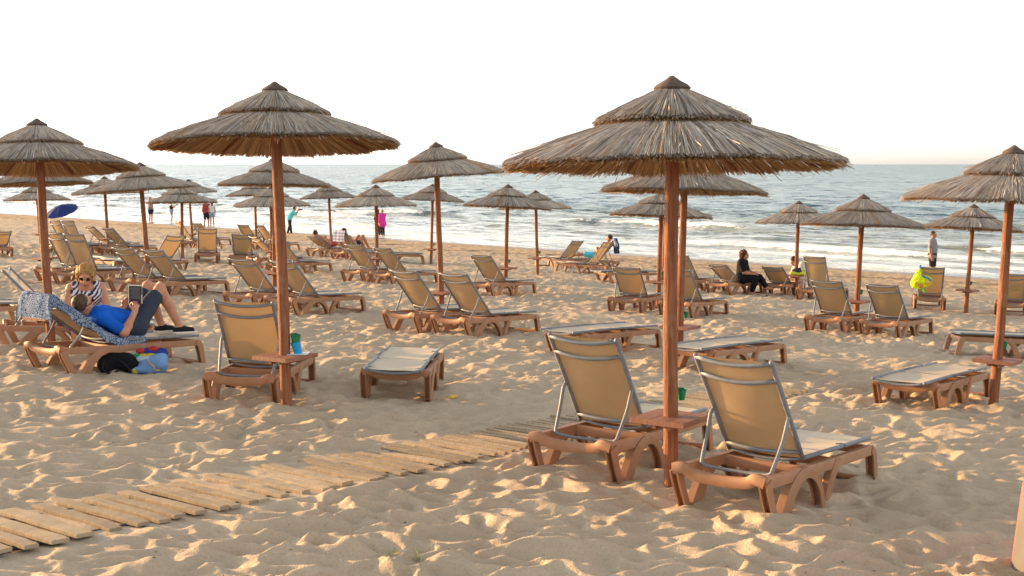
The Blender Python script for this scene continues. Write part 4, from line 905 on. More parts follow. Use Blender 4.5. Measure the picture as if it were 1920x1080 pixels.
# --- towel over his lounger
def towel_material(nm, c1, c2, plaid=False):
    m = bpy.data.materials.new(nm); m.use_nodes = True; n = m.node_tree.nodes; l = m.node_tree.links; bs = n['Principled BSDF']; bs.inputs['Roughness'].default_value = .95; bs.inputs['Specular IOR Level'].default_value = .1
    at_ = n.new('ShaderNodeAttribute'); at_.attribute_name = 'Col'; src = at_.outputs['Color']
    def mth(op, a, b=None):
        x = n.new('ShaderNodeMath'); x.operation = op
        for i_, v in ((0, a), (1, b)):
            if v is None: continue
            if isinstance(v, (int, float)): x.inputs[i_].default_value = v
            else: l.new(v, x.inputs[i_])
        return x.outputs[0]
    if plaid:
        sp = n.new('ShaderNodeSeparateXYZ'); l.new(src, sp.inputs[0])
        a = mth('SINE', mth('MULTIPLY', sp.outputs[0], 62)); b_ = mth('SINE', mth('MULTIPLY', sp.outputs[1], 40)); fac = mth('ADD', mth('MULTIPLY', mth('GREATER_THAN', a, 0.1), .5), mth('MULTIPLY', mth('GREATER_THAN', b_, 0.2), .5))
    else:
        vo = n.new('ShaderNodeTexVoronoi'); vo.distance = 'CHEBYCHEV'; vo.inputs['Scale'].default_value = 15; vo.inputs['Randomness'].default_value = .35; l.new(src, vo.inputs['Vector'])
        ck = n.new('ShaderNodeTexChecker'); ck.inputs['Scale'].default_value = 60; l.new(src, ck.inputs[0])
        v2 = n.new('ShaderNodeTexVoronoi'); v2.feature = 'DISTANCE_TO_EDGE'; v2.inputs['Scale'].default_value = 34; l.new(src, v2.inputs['Vector'])
        nz = n.new('ShaderNodeTexNoise'); nz.inputs['Scale'].default_value = 4.5; nz.inputs['Detail'].default_value = 1; l.new(src, nz.inputs['Vector'])
        a = mth('GREATER_THAN', mth('SINE', mth('MULTIPLY', vo.outputs['Distance'], 26)), -.1); b_ = mth('GREATER_THAN', v2.outputs['Distance'], .09)
        s1 = mth('GREATER_THAN', nz.outputs[0], .53); s2 = mth('LESS_THAN', nz.outputs[0], .43)
        x1 = n.new('ShaderNodeMix'); l.new(s1, x1.inputs[0]); l.new(a, x1.inputs[2]); l.new(b_, x1.inputs[3])
        x2 = n.new('ShaderNodeMix'); l.new(s2, x2.inputs[0]); l.new(x1.outputs[0], x2.inputs[2]); l.new(ck.outputs['Fac'], x2.inputs[3]); fac = x2.outputs[0]
    mx = n.new('ShaderNodeMix'); mx.data_type = 'RGBA'; mx.inputs[6].default_value = (*c1, 1); mx.inputs[7].default_value = (*c2, 1); l.new(fac, mx.inputs[0]); l.new(mx.outputs[2], bs.inputs['Base Color'])
    b1 = n.new('ShaderNodeTexNoise'); b1.inputs['Scale'].default_value = 70; l.new(src, b1.inputs['Vector']); bp = n.new('ShaderNodeBump'); bp.inputs['Strength'].default_value = .4; bp.inputs['Distance'].default_value = .006; l.new(b1.outputs[0], bp.inputs['Height']); l.new(bp.outputs[0], bs.inputs['Normal'])
    return m
def drape(name, path, y0, y1, wave, mt, hang=None, thick=.006, seed=3, ny=26):
    """cloth following a path (x,z) in the lounger frame, spread over y0..y1; hang: droop past the near edge"""
    P = catmull([(p[0], 0, p[1]) for p in path], 6); L_ = [0]
    for i_ in range(1, len(P)): L_.append(L_[-1] + (P[i_] - P[i_ - 1]).length)
    V = []; C = []
    for side_ in (0, 1):
        for i_, p in enumerate(P):
            t = (P[min(i_ + 1, len(P) - 1)] - P[max(i_ - 1, 0)]).normalized(); nn = Vector((-t.z, 0, t.x))
            for j_ in range(ny + 1):
                u_ = j_ / ny; y = y0 + (y1 - y0) * u_; w_ = wave * (float(perlin(L_[i_] * 5.0, y * 6.0, seed)) + .6 * float(perlin(L_[i_] * 2.2, y * 14.0, seed + 1)))
                dz = 0; yy = y + .02 * float(perlin(L_[i_] * 4, u_ * 3, seed + 2))
                for edge, sg in ((-.275, -1), (.275, 1)):
                    if sg * (yy - edge) > 0: ov = sg * (yy - edge); yy = edge + sg * .02 * min(1, ov * 12) + sg * .015 * math.sin(L_[i_] * 17); dz -= ov * .9
                q_ = p + nn * (w_ + .004 + (thick if side_ else 0)); V.append((q_.x, yy, q_.z + dz)); C.append((L_[i_], y, 0))
    m = len(P); n = ny + 1; F_ = []
    for i_ in range(m - 1):
        for j_ in range(ny):
            a = i_ * n + j_; F_.append((a, a + 1, a + n + 1, a + n)); o = m * n; F_.append((o + a, o + a + n, o + a + n + 1, o + a + 1))
    o = m * n
    for i_ in range(m - 1):
        for j_ in (0, ny): a = i_ * n + j_; F_.append((a, a + n, o + a + n, o + a))
    for j_ in range(ny):
        for i_ in (0, m - 1): a = i_ * n + j_; F_.append((a, a + 1, o + a + 1, o + a))
    return mesh(name, np.array(V), np.array(F_), mt, True, cols=np.array(C))
ph = rad(33.2); c_, s_ = math.cos(ph), math.sin(ph)
def bp(t, o): return (HX - t * c_ + o * s_, ZS + t * s_ + o * c_)
top = bp(.86, .02)
path = [(top[0] - .045, top[1] - .24), (top[0] - .05, top[1] - .14), (top[0] - .04, top[1] - .05), bp(.865, .022), bp(.80, .024), bp(.6, .02), bp(.4, .03), bp(.2, .04), bp(.06, .04), (HX + .08, ZS + .022), (HX + .26, ZS + .02), (HX + .40, ZS + .018)]
tw = obj('beach_towel', drape('beach_towel', path, -.40, .36, .012, towel_material('patterned_towel', (.022, .045, .11), (.25, .32, .43))), M=LM['A5'][0])
tag(tw, 'blue and white patterned towel draped over the back of the reading man\'s lounger', 'towel')

# --- blonde woman leaning over behind him
J = dict(pelvis=V3(0, -.05, .40), chest=V3(0, .10, .64), neck=V3(0, .17, .80), head=V3(.0, .25, .905), face=V3(.12, .82, -.42))
for sd2, e in (('L', -1), ('R', 1)):
    J.update({'sh' + sd2: V3(.17 * e, .12, .755), 'el' + sd2: V3(.235 * e, .26, .54), 'wr' + sd2: V3(.12 * e, .42, .50), 'hip' + sd2: V3(.09 * e, -.03, .38), 'kn' + sd2: V3(.13 * e, .36, .42), 'an' + sd2: V3(.14 * e, .34, .08), 'to' + sd2: V3(.15 * e, .48, .03)})
def stripe_material(nm, c1, c2, freq):
    m = bpy.data.materials.new(nm); m.use_nodes = True; n = m.node_tree.nodes; l = m.node_tree.links; bs = n['Principled BSDF']; bs.inputs['Roughness'].default_value = .85
    tc = n.new('ShaderNodeTexCoord'); wv = n.new('ShaderNodeTexWave'); wv.bands_direction = 'DIAGONAL'; wv.inputs['Scale'].default_value = freq; wv.inputs['Distortion'].default_value = 1.2; wv.inputs['Detail Scale'].default_value = 2; l.new(tc.outputs['Object'], wv.inputs[0])
    gt = n.new('ShaderNodeMath'); gt.operation = 'GREATER_THAN'; gt.inputs[1].default_value = .5; l.new(wv.outputs['Fac'], gt.inputs[0])
    mx = n.new('ShaderNodeMix'); mx.data_type = 'RGBA'; mx.inputs[6].default_value = (*c1, 1); mx.inputs[7].default_value = (*c2, 1); l.new(gt.outputs[0], mx.inputs[0]); l.new(mx.outputs[2], bs.inputs['Base Color']); return m
M_stripe = stripe_material('striped_cloth', (.02, .03, .10), (.68, .68, .70), 11)
wx, wy = -5.10, 15.9
person('blonde woman in sunglasses and a striped top leaning over the reading man', J, at(wx, wy, (.30, -.95)), res=.011, s=.98, fem=True, hair=(M_hair_b, 'curly'), glasses=True,
    clothes=[('striped_top', M_stripe, ('torso',), None, .014, [cone('x', (-.10, .06, .74), (-.11, .15, .66), .05, .08), cone('x', (.10, .06, .74), (.11, .15, .66), .05, .08)], [((0, .17, .76), (0, .75, .66))]),
             ('strap', M_stripe, (), None, .0, [cone('x', (e * .10, .20, .66), (e * .115, .165, .785), .045, .042) for e in (-1, 1)] + [cone('x', (e * .115, .165, .785), (e * .115, .08, .78), .042, .05) for e in (-1, 1)]),
             ('skirt', M_stripe, ('thigh',), {'thigh': .8}, .018)])

# --- woman in black sitting on a lounger
J = dict(pelvis=V3(0, 0, .43), chest=V3(0, .02, .70), neck=V3(0, .03, .87), head=V3(0, .06, .985), face=V3(0, 1, -.08), shL=V3(-.165, .02, .82), shR=V3(.165, .02, .82), elL=V3(-.2, .12, .58), elR=V3(.2, .10, .58), wrL=V3(-.07, .30, .54), wrR=V3(.09, .30, .54),
         hipL=V3(-.09, .03, .41), hipR=V3(.09, .03, .41), knL=V3(-.10, .43, .44), knR=V3(.10, .38, .43), anL=V3(-.08, .62, .20), anR=V3(.10, .28, .075), toL=V3(-.08, .76, .17), toR=V3(.11, .42, .03))
person('woman dressed in black with curly dark hair, sitting sideways on a lounger', J, at(5.66, 32.75, (.93, -.36), z=G(5.66, 32.75)), res=.012, s=.98, girth=1.12, fem=True, skin=M_skin2, hair=(M_hair_r, 'curly'),
    clothes=[('blouse', M_black, ('torso', 'shoulder', 'uarm'), {'uarm': .8}, .018), ('trousers', M_black, ('thigh', 'calf'), {'calf': .8}, .018)])
# --- lone man standing by the water
J = stand(wrR=V3(.25, .02, .86), wrL=V3(-.25, .02, .86), face=V3(.25, 1, -.05))
person('lone man in a grey T-shirt and dark shorts standing at the water', J, at(ux(1750, 44.2), 44.2, (.85, -.45)), s=1.0, girth=1.08, skin=M_skin2, hair=(M_hair_d, 'short'),
    clothes=[('t_shirt', M_grey, ('torso', 'shoulder', 'uarm'), {'uarm': .65}, .022), ('shorts', M_dark, ('thigh',), {'thigh': .72}, .024, [cone('p', (-.07, 0, .95), (.07, 0, .95), .12, .12)])])
# --- bending person in white
J = dict(pelvis=V3(0, 0, .43), chest=V3(0, .24, .70), neck=V3(0, .38, .78), head=V3(0, .50, .79), face=V3(0, .75, -.65), sag=V3(0, -.04, .05))
for sd2, e in (('L', -1), ('R', 1)):
    J.update({'sh' + sd2: V3(.165 * e, .34, .75), 'el' + sd2: V3(.2 * e, .44, .50), 'wr' + sd2: V3(.12 * e, .56, .36), 'hip' + sd2: V3(.09 * e, .02, .41), 'kn' + sd2: V3(.12 * e, .42, .44), 'an' + sd2: V3(.13 * e, .38, .08), 'to' + sd2: V3(.14 * e, .52, .03)})
person('person in white bending forward behind the steeply raised lounger', J, at(ux(1527, 34.6), 34.6, (-.97, -.2)), girth=1.2, s=1.06, hair=(M_hair_r, 'short'), clothes=[('shirt', M_white, ('torso', 'shoulder', 'uarm'), {'uarm': .8}, .025), ('trousers', M_white, ('thigh',), None, .02)])
# --- people at the water's edge
def beach_person(px, py, hpx, face, label, J, seaplane=True, **k):
    y = 2500 * 4.3 / (py - 308) if seaplane else k.pop('y')
    k.pop('y', None); x = ux(px, y); return person(label, J, at(x, y, face), s=hpx * y / 2500 / 1.70, res=.015, **k)
beach_person(717, 442, 51, (-.55, .8), 'woman in a bright pink top and dark leggings standing at the water', stand(elR=V3(.20, .10, 1.14), wrR=V3(.05, .22, 1.22), anL=V3(-.09, -.12, .09)), fem=True, hair=(M_hair_b, 'bun'),
    clothes=[('top', M_pink, ('torso', 'shoulder', 'uarm', 'farm'), {'farm': .7}, .025, [cone('p', (0, -.01, .98), (0, -.02, .80), .17, .21), cone('p', (.1, .02, .86), (.2, .05, .72), .07, .05)]), ('leggings', M_dark, ('thigh', 'calf'), {'calf': .75}, .016)])
beach_person(709, 441, 50, (.3, .9), 'person in dark clothes standing half behind the pole beside the woman in pink', stand(), hair=(M_hair_d, 'short'), skin=M_skin2, clothes=[('shirt', M_black, ('torso', 'shoulder', 'uarm'), None, .022), ('trousers', M_dark, ('thigh', 'calf'), {'calf': .9}, .02)])
J = stand(head=V3(0, .30, 1.46), neck=V3(0, .22, 1.33), chest=V3(0, .14, 1.20), shL=V3(-.16, .2, 1.28), shR=V3(.16, .2, 1.28), elL=V3(-.2, .36, 1.12), elR=V3(.2, .36, 1.12), wrL=V3(-.05, .50, 1.36), wrR=V3(.06, .50, 1.36), pelvis=V3(0, -.02, .93), face=V3(0, 1, -.05), anL=V3(-.12, -.1, .08), anR=V3(.12, .08, .08), toL=V3(-.14, .05, .03), toR=V3(.14, .23, .03))
pc, Jc, _ = beach_person(543, 439, 55, (.95, .3), 'man in a turquoise shirt leaning forward with a camera', J, seaplane=False, y=79, hair=(M_hair_d, 'short'), skin=M_skin2, clothes=[('shirt', M_cyan, ('torso', 'shoulder', 'uarm'), {'uarm': .8}, .024), ('trousers', M_dark, ('thigh', 'calf'), None, .022)])
b = MB(); ww = (Jc['wrL'] + Jc['wrR']) / 2 + V3(0, .09, .05); b.box(ww, (.14, .07, .10), bev=.01); b.tube([ww + V3(0, .03, 0), ww + V3(0, .17, .01)], .042, 10)
co_ = obj('camera', b.build('camera', M_lens)); co_.name = 'photo_camera'; co_.matrix_world = pc.matrix_world.copy(); tag(co_, 'black camera with a long lens held by the man in turquoise', 'camera')
beach_person(388, 423, 49, (-.2, .95), 'man in a faded red shirt and dark shorts at the water, seen from behind', stand(knL=V3(-.12, .05, .49), anL=V3(-.18, -.06, .08)), girth=1.05, hair=(M_hair_d, 'short'), skin=M_skin2, clothes=[('shirt', M_red, ('torso', 'shoulder', 'uarm', 'farm'), {'farm': .5}, .026), ('shorts', M_dark, ('thigh',), {'thigh': .95}, .026, [cone('p', (-.07, 0, .95), (.07, 0, .95), .12, .12)])])
beach_person(398, 423, 46, (-.3, .9), 'person in a white top half hidden behind the man in faded red', stand(), fem=True, hair=(M_hair_r, 'long'), clothes=[('top', M_white, ('torso', 'shoulder'), None, .022), ('shorts', M_denim, ('thigh',), {'thigh': .4}, .024, [cone('p', (-.07, 0, .95), (.07, 0, .95), .12, .12)])])
J = stand(elR=V3(.2, .14, 1.17), wrR=V3(.06, .36, 1.34), elL=V3(-.2, .14, 1.17), wrL=V3(-.06, .36, 1.34))
pg, Jg, _ = beach_person(322, 416, 42, (.93, .35), 'woman in a black top and denim shorts holding up a phone', J, fem=True, hair=(M_hair_r, 'long'), clothes=[('top', M_black, ('torso',), None, .02, (), [((0, 0, 1.32), (0, 0, 1))]), ('shorts', M_denim, ('thigh',), {'thigh': .4}, .026, [cone('p', (-.07, 0, .93), (.07, 0, .93), .125, .125)])])
b = MB(); ww = (Jg['wrL'] + Jg['wrR']) / 2 + V3(0, .10, .12); b.box(ww, (.16, .014, .085), bev=.004)
ph_ = obj('phone', b.build('phone', M_lens)); ph_.matrix_world = pg.matrix_world.copy(); tag(ph_, 'dark phone held up by the woman in denim shorts', 'phone')
beach_person(283, 419, 48, (.8, -.5), 'woman in dark shorts standing at the water right of a thick pole', stand(elR=V3(.2, .08, 1.13), wrR=V3(.14, .28, 1.08)), fem=True, hair=(M_hair_r, 'long'), clothes=[('top', M_grey, ('torso',), None, .02, (), [((0, 0, 1.36), (0, 0, 1))]), ('shorts', M_dark, ('thigh',), {'thigh': .55}, .026, [cone('p', (-.07, 0, .95), (.07, 0, .95), .125, .125)])])
# --- people lying on far loungers
person('sunbather with raised bare knees on the lounger with the plaid towel', recline(47.4), LM['C2'][0], res=.014, skin=M_skin2, hair=(M_hair_d, 'short'), clothes=[('shorts', M_dark, ('thigh',), {'thigh': .35}, .02, [cone('p', (HX + .05, 0, .45), (HX + .15, 0, .45), .13, .13)])])
person('sunbather lying flat on the low lounger left of the plaid towel', recline(28.8, 'flat'), LM['C1'][0], res=.014, skin=M_skin2, hair=(M_hair_d, 'short'), clothes=[('shorts', M_red, ('thigh',), {'thigh': .5}, .02, [cone('p', (HX + .05, 0, .45), (HX + .15, 0, .45), .13, .13)])])
J = recline(50, 'flat'); J['head'] = J['head'] + V3(-.03, 0, .07); J['neck'] = J['neck'] + V3(-.02, 0, .05)
person('dark-haired sunbather in turquoise shorts on the rear lounger facing left', J, LM['E3'][0], res=.014, s=1.02, skin=M_skin2, hair=(M_hair_d, 'short'), clothes=[('shorts', mat('turquoise_shorts', (.10, .50, .66), .8), ('thigh',), {'thigh': .75}, .024, [cone('p', (HX + .05, 0, .45), (HX + .15, 0, .45), .13, .13)])])

# ------------------------------------------------------------------ things lying about
ph = rad(47.4); c_, s_ = math.cos(ph), math.sin(ph); top = bp(.86, .02)
pt_ = obj('plaid_towel', drape('plaid_towel', [(top[0] - .05, top[1] - .36), (top[0] - .05, top[1] - .18), (top[0] - .04, top[1] - .05), bp(.865, .024), bp(.8, .026), bp(.6, .018), bp(.4, .016)], -.27, .27, .008, towel_material('plaid_cloth', (.20, .24, .38), (.62, .60, .62), True)), M=LM['C2'][0])
tag(pt_, 'pale blue plaid towel hung over the back of a far lounger', 'towel')
ph = rad(50); c_, s_ = math.cos(ph), math.sin(ph); tx, tz_ = bp(.86, .0)
jk = obj('jacket', sdf_mesh('jacket', [cone('j', (tx + .02, .02, tz_ + .03), (tx - .08, .0, tz_ - .25), .05, .09), cone('j', (tx, .18, tz_ + .02), (tx - .09, .16, tz_ - .38), .05, .07), cone('j', (tx - .06, .05, tz_ - .1), (tx - .10, -.12, tz_ - .42), .05, .04), cone('j', (tx, -.1, tz_ + .03), (tx - .05, -.15, tz_ - .15), .05, .06)], .014, M_navy, 0, (), .012, 9, 90), M=LM['E3'][0])
tag(jk, 'dark navy jacket hanging over the back of the rear lounger facing left', 'jacket')
lt = obj('hanging_towel', sdf_mesh('hanging_towel', [cone('j', (tx - .02, .24, tz_ + .04), (tx - .12, .27, tz_ - .16), .045, .06), cone('j', (tx - .05, .30, tz_ + .0), (tx - .14, .36, tz_ - .12), .045, .04)], .014, M_denim, 0, (), .012, 9, 92), M=LM['E3'][0])
tag(lt, 'light blue cloth hanging beside the dark jacket on the lounger back', 'towel')
def onsand(px, py, dz=0.0):
    t = (py - 540); cp_ = math.cos(math.atan(232 / f_)); sp_ = math.sin(math.atan(232 / f_)); r = Vector((px - 960, f_ * cp_ - t * sp_, -f_ * sp_ - t * cp_))
    k2 = (0.165 - 2.0) / (r.z + .0517 * (r.x * NX + r.y * NY)); x, y = r.x * k2, r.y * k2; return x, y, float(sand_z(x, y)) + dz
# bags beside the reading man
x, y, z = onsand(222, 698); Mx = Matrix.Translation((x, y, G(x, y) + .0)) @ Matrix.Rotation(rad(8), 4, 'Z')
bag = empty('backpack', M=Mx); tag(bag, 'black backpack lying on the sand beside the reading man\'s lounger', 'backpack')
obj('body', sdf_mesh('body', [ell('b', (0, 0, .10), (.19, .12, .115)), ell('b', (-.10, -.03, .08), (.10, .11, .09)), ell('b', (.12, -.02, .09), (.11, .11, .09)), cone('b', (-.14, -.05, .16), (.1, -.04, .18), .035, .03)], .011, M_black, 0, (), .016, 9, 95), bag)
for k2, pts in enumerate(([(-.12, -.11, .14), (-.13, -.16, .06), (-.04, -.17, .012), (.03, -.13, .05)], [(.02, -.12, .15), (.10, -.15, .10), (.15, -.15, .015)])):
    b = MB(); b.tube(catmull(pts, 4), .012, 6); obj('strap', b.build('strap', M_canvas, True), bag)
x, y, z = onsand(282, 699); Mx = Matrix.Translation((x, y, G(x, y))) @ Matrix.Rotation(rad(5), 4, 'Z')
bag2 = empty('beach_bag', M=Mx); tag(bag2, 'light blue cloth beach bag on the sand beside the black backpack', 'bag')
M_lblue = cmat('light_blue_cloth', (.20, .36, .68)); M_rope = mat('rope', (.50, .38, .22), .9, var=.3, scale=40, bump=.6, bscale=120)
obj('body', sdf_mesh('body', [ell('b', (0, 0, .08), (.17, .13, .10)), ell('b', (.09, 0, .11), (.09, .11, .10)), ell('b', (-.12, -.02, .05), (.10, .10, .055))], .011, M_lblue, 0, (), .02, 8, 97), bag2)
b = MB(); b.tube(catmull([(.0, -.115, .16), (.02, -.14, .12), (.06, -.15, .09), (.07, -.14, .05), (.12, -.12, .045)], 4), .012, 6); obj('rope_handle', b.build('rope_handle', M_rope, True), bag2)
for (nm, mt_c, prs, lab) in (('folded_cloth', (.02, .24, .10), [ell('b', (-.13, .02, .15), (.07, .07, .055)), ell('b', (-.15, -.06, .09), (.045, .04, .07))], 'bright green cloth squeezed between the backpack and the blue bag'),
                             ('folded_shirt', (.03, .06, .30), [ell('b', (.0, .08, .21), (.14, .07, .05)), ell('b', (.10, .06, .19), (.07, .07, .05))], 'dark blue garment on top of the pile beside the lounger'),
                             ('folded_towel', (.55, .05, .06), [ell('b', (-.10, .06, .225), (.06, .05, .03)), ell('b', (.03, .05, .245), (.06, .045, .025))], 'red cloth on top of the pile beside the lounger'),
                             ('yellow_cloth', (.62, .50, .05), [ell('b', (.0, .0, .185), (.11, .05, .022)), ell('b', (-.14, -.10, .04), (.03, .03, .04))], 'yellow strip of cloth lying across the blue bag'),
                             ('pale_shirt', (.50, .60, .66), [ell('b', (-.05, -.01, .15), (.11, .08, .04))], 'pale grey-blue cloth on top of the blue bag')):
    o = obj(nm, sdf_mesh(nm, prs, .010, cmat(nm + '_cloth', mt_c), 0, (), .012, 12, 99), M=Mx.copy()); tag(o, lab, 'cloth')
# cup and paper on the umbrella table
u2x, u2y = ux(533, 11.5), 11.5; tzw = G(u2x, u2y) + .50 + .018
b = MB(); b.lathe([(0, 0), (.034, 0), (.045, .105), (.048, .107), (.045, .109), (.040, .1), (.030, .008), (0, .008)], 18)
o = obj('drinking_cup', smooth_by_angle(b.build('drinking_cup', mat('blue_plastic', (.01, .30, .62), .35, var=.1))), M=Matrix.Translation((u2x + .105, u2y + .01, tzw + .002)) @ Matrix.Rotation(rad(-14), 4, 'Y')); tag(o, 'bright blue plastic cup leaning against the pole on the table', 'cup')
b = MB(); b.lathe([(0, 0), (.032, 0), (.042, .085), (.045, .087), (.041, .089), (.036, .08), (.028, .008), (0, .008)], 18)
o = obj('drinking_cup', smooth_by_angle(b.build('drinking_cup', M_green)), M=Matrix.Translation((u2x + .078, u2y + .01, tzw + .085)) @ Matrix.Rotation(rad(6), 4, 'Y')); tag(o, 'dark green cup stacked in the blue one at the umbrella pole', 'cup')
b = MB(); b.add([(-.09, -.06, 0), (.09, -.05, .003), (.10, .07, .012), (-.08, .06, .002), (-.09, -.06, .002), (.09, -.05, .005), (.10, .07, .014), (-.08, .06, .004)], [(3, 2, 1, 0), (4, 5, 6, 7), (0, 1, 5, 4), (1, 2, 6, 5), (2, 3, 7, 6), (3, 0, 4, 7)])
o = obj('paper_sheet', b.build('paper_sheet', mat('white_paper', (.75, .75, .75), .7)), loc=(u2x + .10, u2y + .0, tzw + .002)); tag(o, 'white sheet of paper under the cups on the table', 'paper')
# net bag with toys on the lounger back
M9, ph9 = LM['F9']; ph = rad(ph9); c_, s_ = math.cos(ph), math.sin(ph); tx, tz_ = bp(.83, 0)
nb = empty('net_bag', M=M9); tag(nb, 'bright yellow-green net bag of beach toys hanging from a lounger back', 'bag')
M_net = mat('yellow_net', (.62, .80, .04), .6, col2=(.40, .58, .02), scale=30, bump=.6, bscale=60, transl=.45, tcol=(.85, .95, .05))
obj('net', sdf_mesh('net', [cone('n', (tx - .05, .25, tz_ - .05), (tx - .07, .28, tz_ - .30), .035, .13, .04), ell('n', (tx - .08, .27, tz_ - .36), (.13, .17, .13)), ell('n', (tx - .06, .10, tz_ - .30), (.09, .12, .12))], .013, M_net, 0, (), .02, 11, 101), nb)
for (c, r, cl) in (((tx - .17, .22, tz_ - .40), .06, (.75, .20, .05)), ((tx - .17, .33, tz_ - .36), .055, (.75, .62, .05)), ((tx - .14, .08, tz_ - .33), .055, (.80, .42, .10))):
    obj('toy', sdf_mesh('toy', [ell('t', c, (r * .8, r, r))], .012, mat('toy_plastic', cl, .4)), nb)
M_cord = mat('blue_cord', (.01, .22, .65), .6)
b = MB(); b.tube(catmull([(tx + .02, .24, tz_ + .02), (tx - .03, .25, tz_ + .02), (tx - .07, .24, tz_ - .1), (tx - .12, .19, tz_ - .2), (tx - .13, .10, tz_ - .23), (tx - .13, 0, tz_ - .29)], 4), .018, 7); obj('cord', b.build('cord', M_cord, True), nb)
b = MB(); b.tube(catmull([(tx - .12, .20, tz_ - .42), (tx - .15, .16, tz_ - .50), (tx - .13, .12, tz_ - .55)], 4), .018, 7); obj('tail', b.build('tail', mat('green_cord', (.12, .70, .06), .6), True), nb)
# beach bag and bottle on the table near the bending person
bx, by = ux(1497, 33.2), 33.2; bz = G(bx, by) + .52
bb = empty('sports_bag', M=Matrix.Translation((bx, by - .02, bz))); tag(bb, 'yellow and black bag on the table beside the bending person in white', 'bag')
obj('body', sdf_mesh('body', [ell('b', (0, 0, .09), (.15, .10, .09))], .012, M_navy, 0, (), .01, 9, 103), bb)
obj('trim', sdf_mesh('trim', [cone('b', (-.17, -.05, .05), (.14, -.07, .04), .04, .05), cone('b', (.12, -.06, .08), (.08, -.06, .16), .025, .02)], .012, mat('lime_cloth', (.62, .68, .05), .7), 0, (), .006, 9, 104), bb)
o = obj('white_cloth', sdf_mesh('white_cloth', [ell('b', (.24, 0, .06), (.10, .10, .08))], .013, M_white, 0, (), .012, 9, 105), M=Matrix.Translation((bx - .02, by + .0, bz - .01))); tag(o, 'crumpled white cloth right of the yellow and black bag', 'cloth')
x, y, z = onsand(1489, 553)
o = obj('plastic_bag', sdf_mesh('plastic_bag', [ell('b', (0, 0, .13), (.08, .07, .15)), cone('b', (0, 0, .2), (.01, 0, .34), .05, .02)], .013, mat('clear_white_plastic', (.65, .63, .62), .3, transl=.4), 0, (), .015, 12, 106), M=Matrix.Translation((x, y, G(x, y)))); tag(o, 'whitish plastic bag on the sand by the pole near the bending person', 'bag')
# flip-flops
for (px, py, rz, lab) in ((1423, 552, 20, 'dark flip-flop on the sand nearer the woman in black'), (1436, 557, -5, 'dark flip-flop on the sand farther right of the woman in black')):
    x, y, z = onsand(px, py); Mx = Matrix.Translation((x, y, z + .015)) @ Matrix.Rotation(rad(rz), 4, 'Z'); r_ = empty('flip_flop', M=Mx); tag(r_, lab, 'flip-flop', 'pair of flip-flops')
    obj('sole', sdf_mesh('sole', [cone('s', (-.10, 0, 0), (.10, 0, 0), .036, .046)], .01, M_canvas, 0, [((0, 0, .012), (0, 0, 1)), ((0, 0, -.012), (0, 0, -1))]), r_)
    b = MB(); b.tube(catmull([(-.02, -.04, .01), (.03, -.025, .04), (.07, 0, .015), (.03, .025, .04), (-.02, .04, .01)], 4), .006, 5); obj('strap', b.build('strap', M_lens, True), r_)
# red bag under the lounger with the plaid towel
x, y, z = onsand(655, 484)
o = obj('beach_bag', sdf_mesh('beach_bag', [ell('b', (-.2, 0, .1), (.13, .10, .11)), ell('b', (.12, .02, .09), (.12, .10, .09))], .014, cmat('orange_red_cloth', (.55, .07, .02)), 0, (), .015, 9, 108), M=Matrix.Translation((x, y + .3, G(x, y + .3)))); tag(o, 'orange-red bag under the lounger with the plaid towel', 'bag')
# blue beach parasol, tilted
bx, by = ux(116, 66), 66.0; bz = G(bx, by)
par = empty('beach_parasol', M=Matrix.Translation((bx, by, bz))); tag(par, 'tilted blue beach parasol standing in the far left', 'parasol')
b = MB(); b.tube([(0, 0, -.2), (.02, 0, 1.0)], .016, 8); obj('pole', b.build('pole', mat('white_metal', (.6, .6, .62), .4)), par)
Tp = Matrix.Translation((.02, 0, 1.0)) @ Matrix.Rotation(rad(-10), 4, 'Y') @ Matrix.Rotation(rad(22), 4, 'X')
M_pb = mat('blue_parasol_cloth', (.015, .03, .15), .8, transl=.2, tcol=(.02, .05, .3)); M_pw = mat('white_parasol_cloth', (.6, .62, .68), .8, transl=.3)
for k2 in range(8):
    vv = []; ff = []
    for i_ in range(6):
        for j_ in range(5):
            r = .82 * i_ / 5; a = (k2 + j_ / 4) * math.pi / 4; sag_ = .03 * math.sin(math.pi * j_ / 4) * i_ / 5
            vv.append((r * math.cos(a) * (1 - .04 * math.sin(math.pi * j_ / 4)), r * math.sin(a) * (1 - .04 * math.sin(math.pi * j_ / 4)), .32 - .30 * (i_ / 5) ** 1.6 - sag_))
    ff = [(i_ * 5 + j_, i_ * 5 + j_ + 1, (i_ + 1) * 5 + j_ + 1, (i_ + 1) * 5 + j_) for i_ in range(5) for j_ in range(4)]
    obj('panel', mesh('panel', vv, ff, M_pb, True), par, M=Tp)
    b = MB(); a = k2 * math.pi / 4; b.tube([(0, 0, .30), (.5 * math.cos(a), .5 * math.sin(a), .18), (.81 * math.cos(a), .81 * math.sin(a), .012)], .006, 5); obj('rib', b.build('rib', M_tube), par, M=Tp)
b = MB(); b.tube([(0, 0, -.05), (0, 0, .36)], .014, 8); obj('shaft', b.build('shaft', M_tube), par, M=Tp)
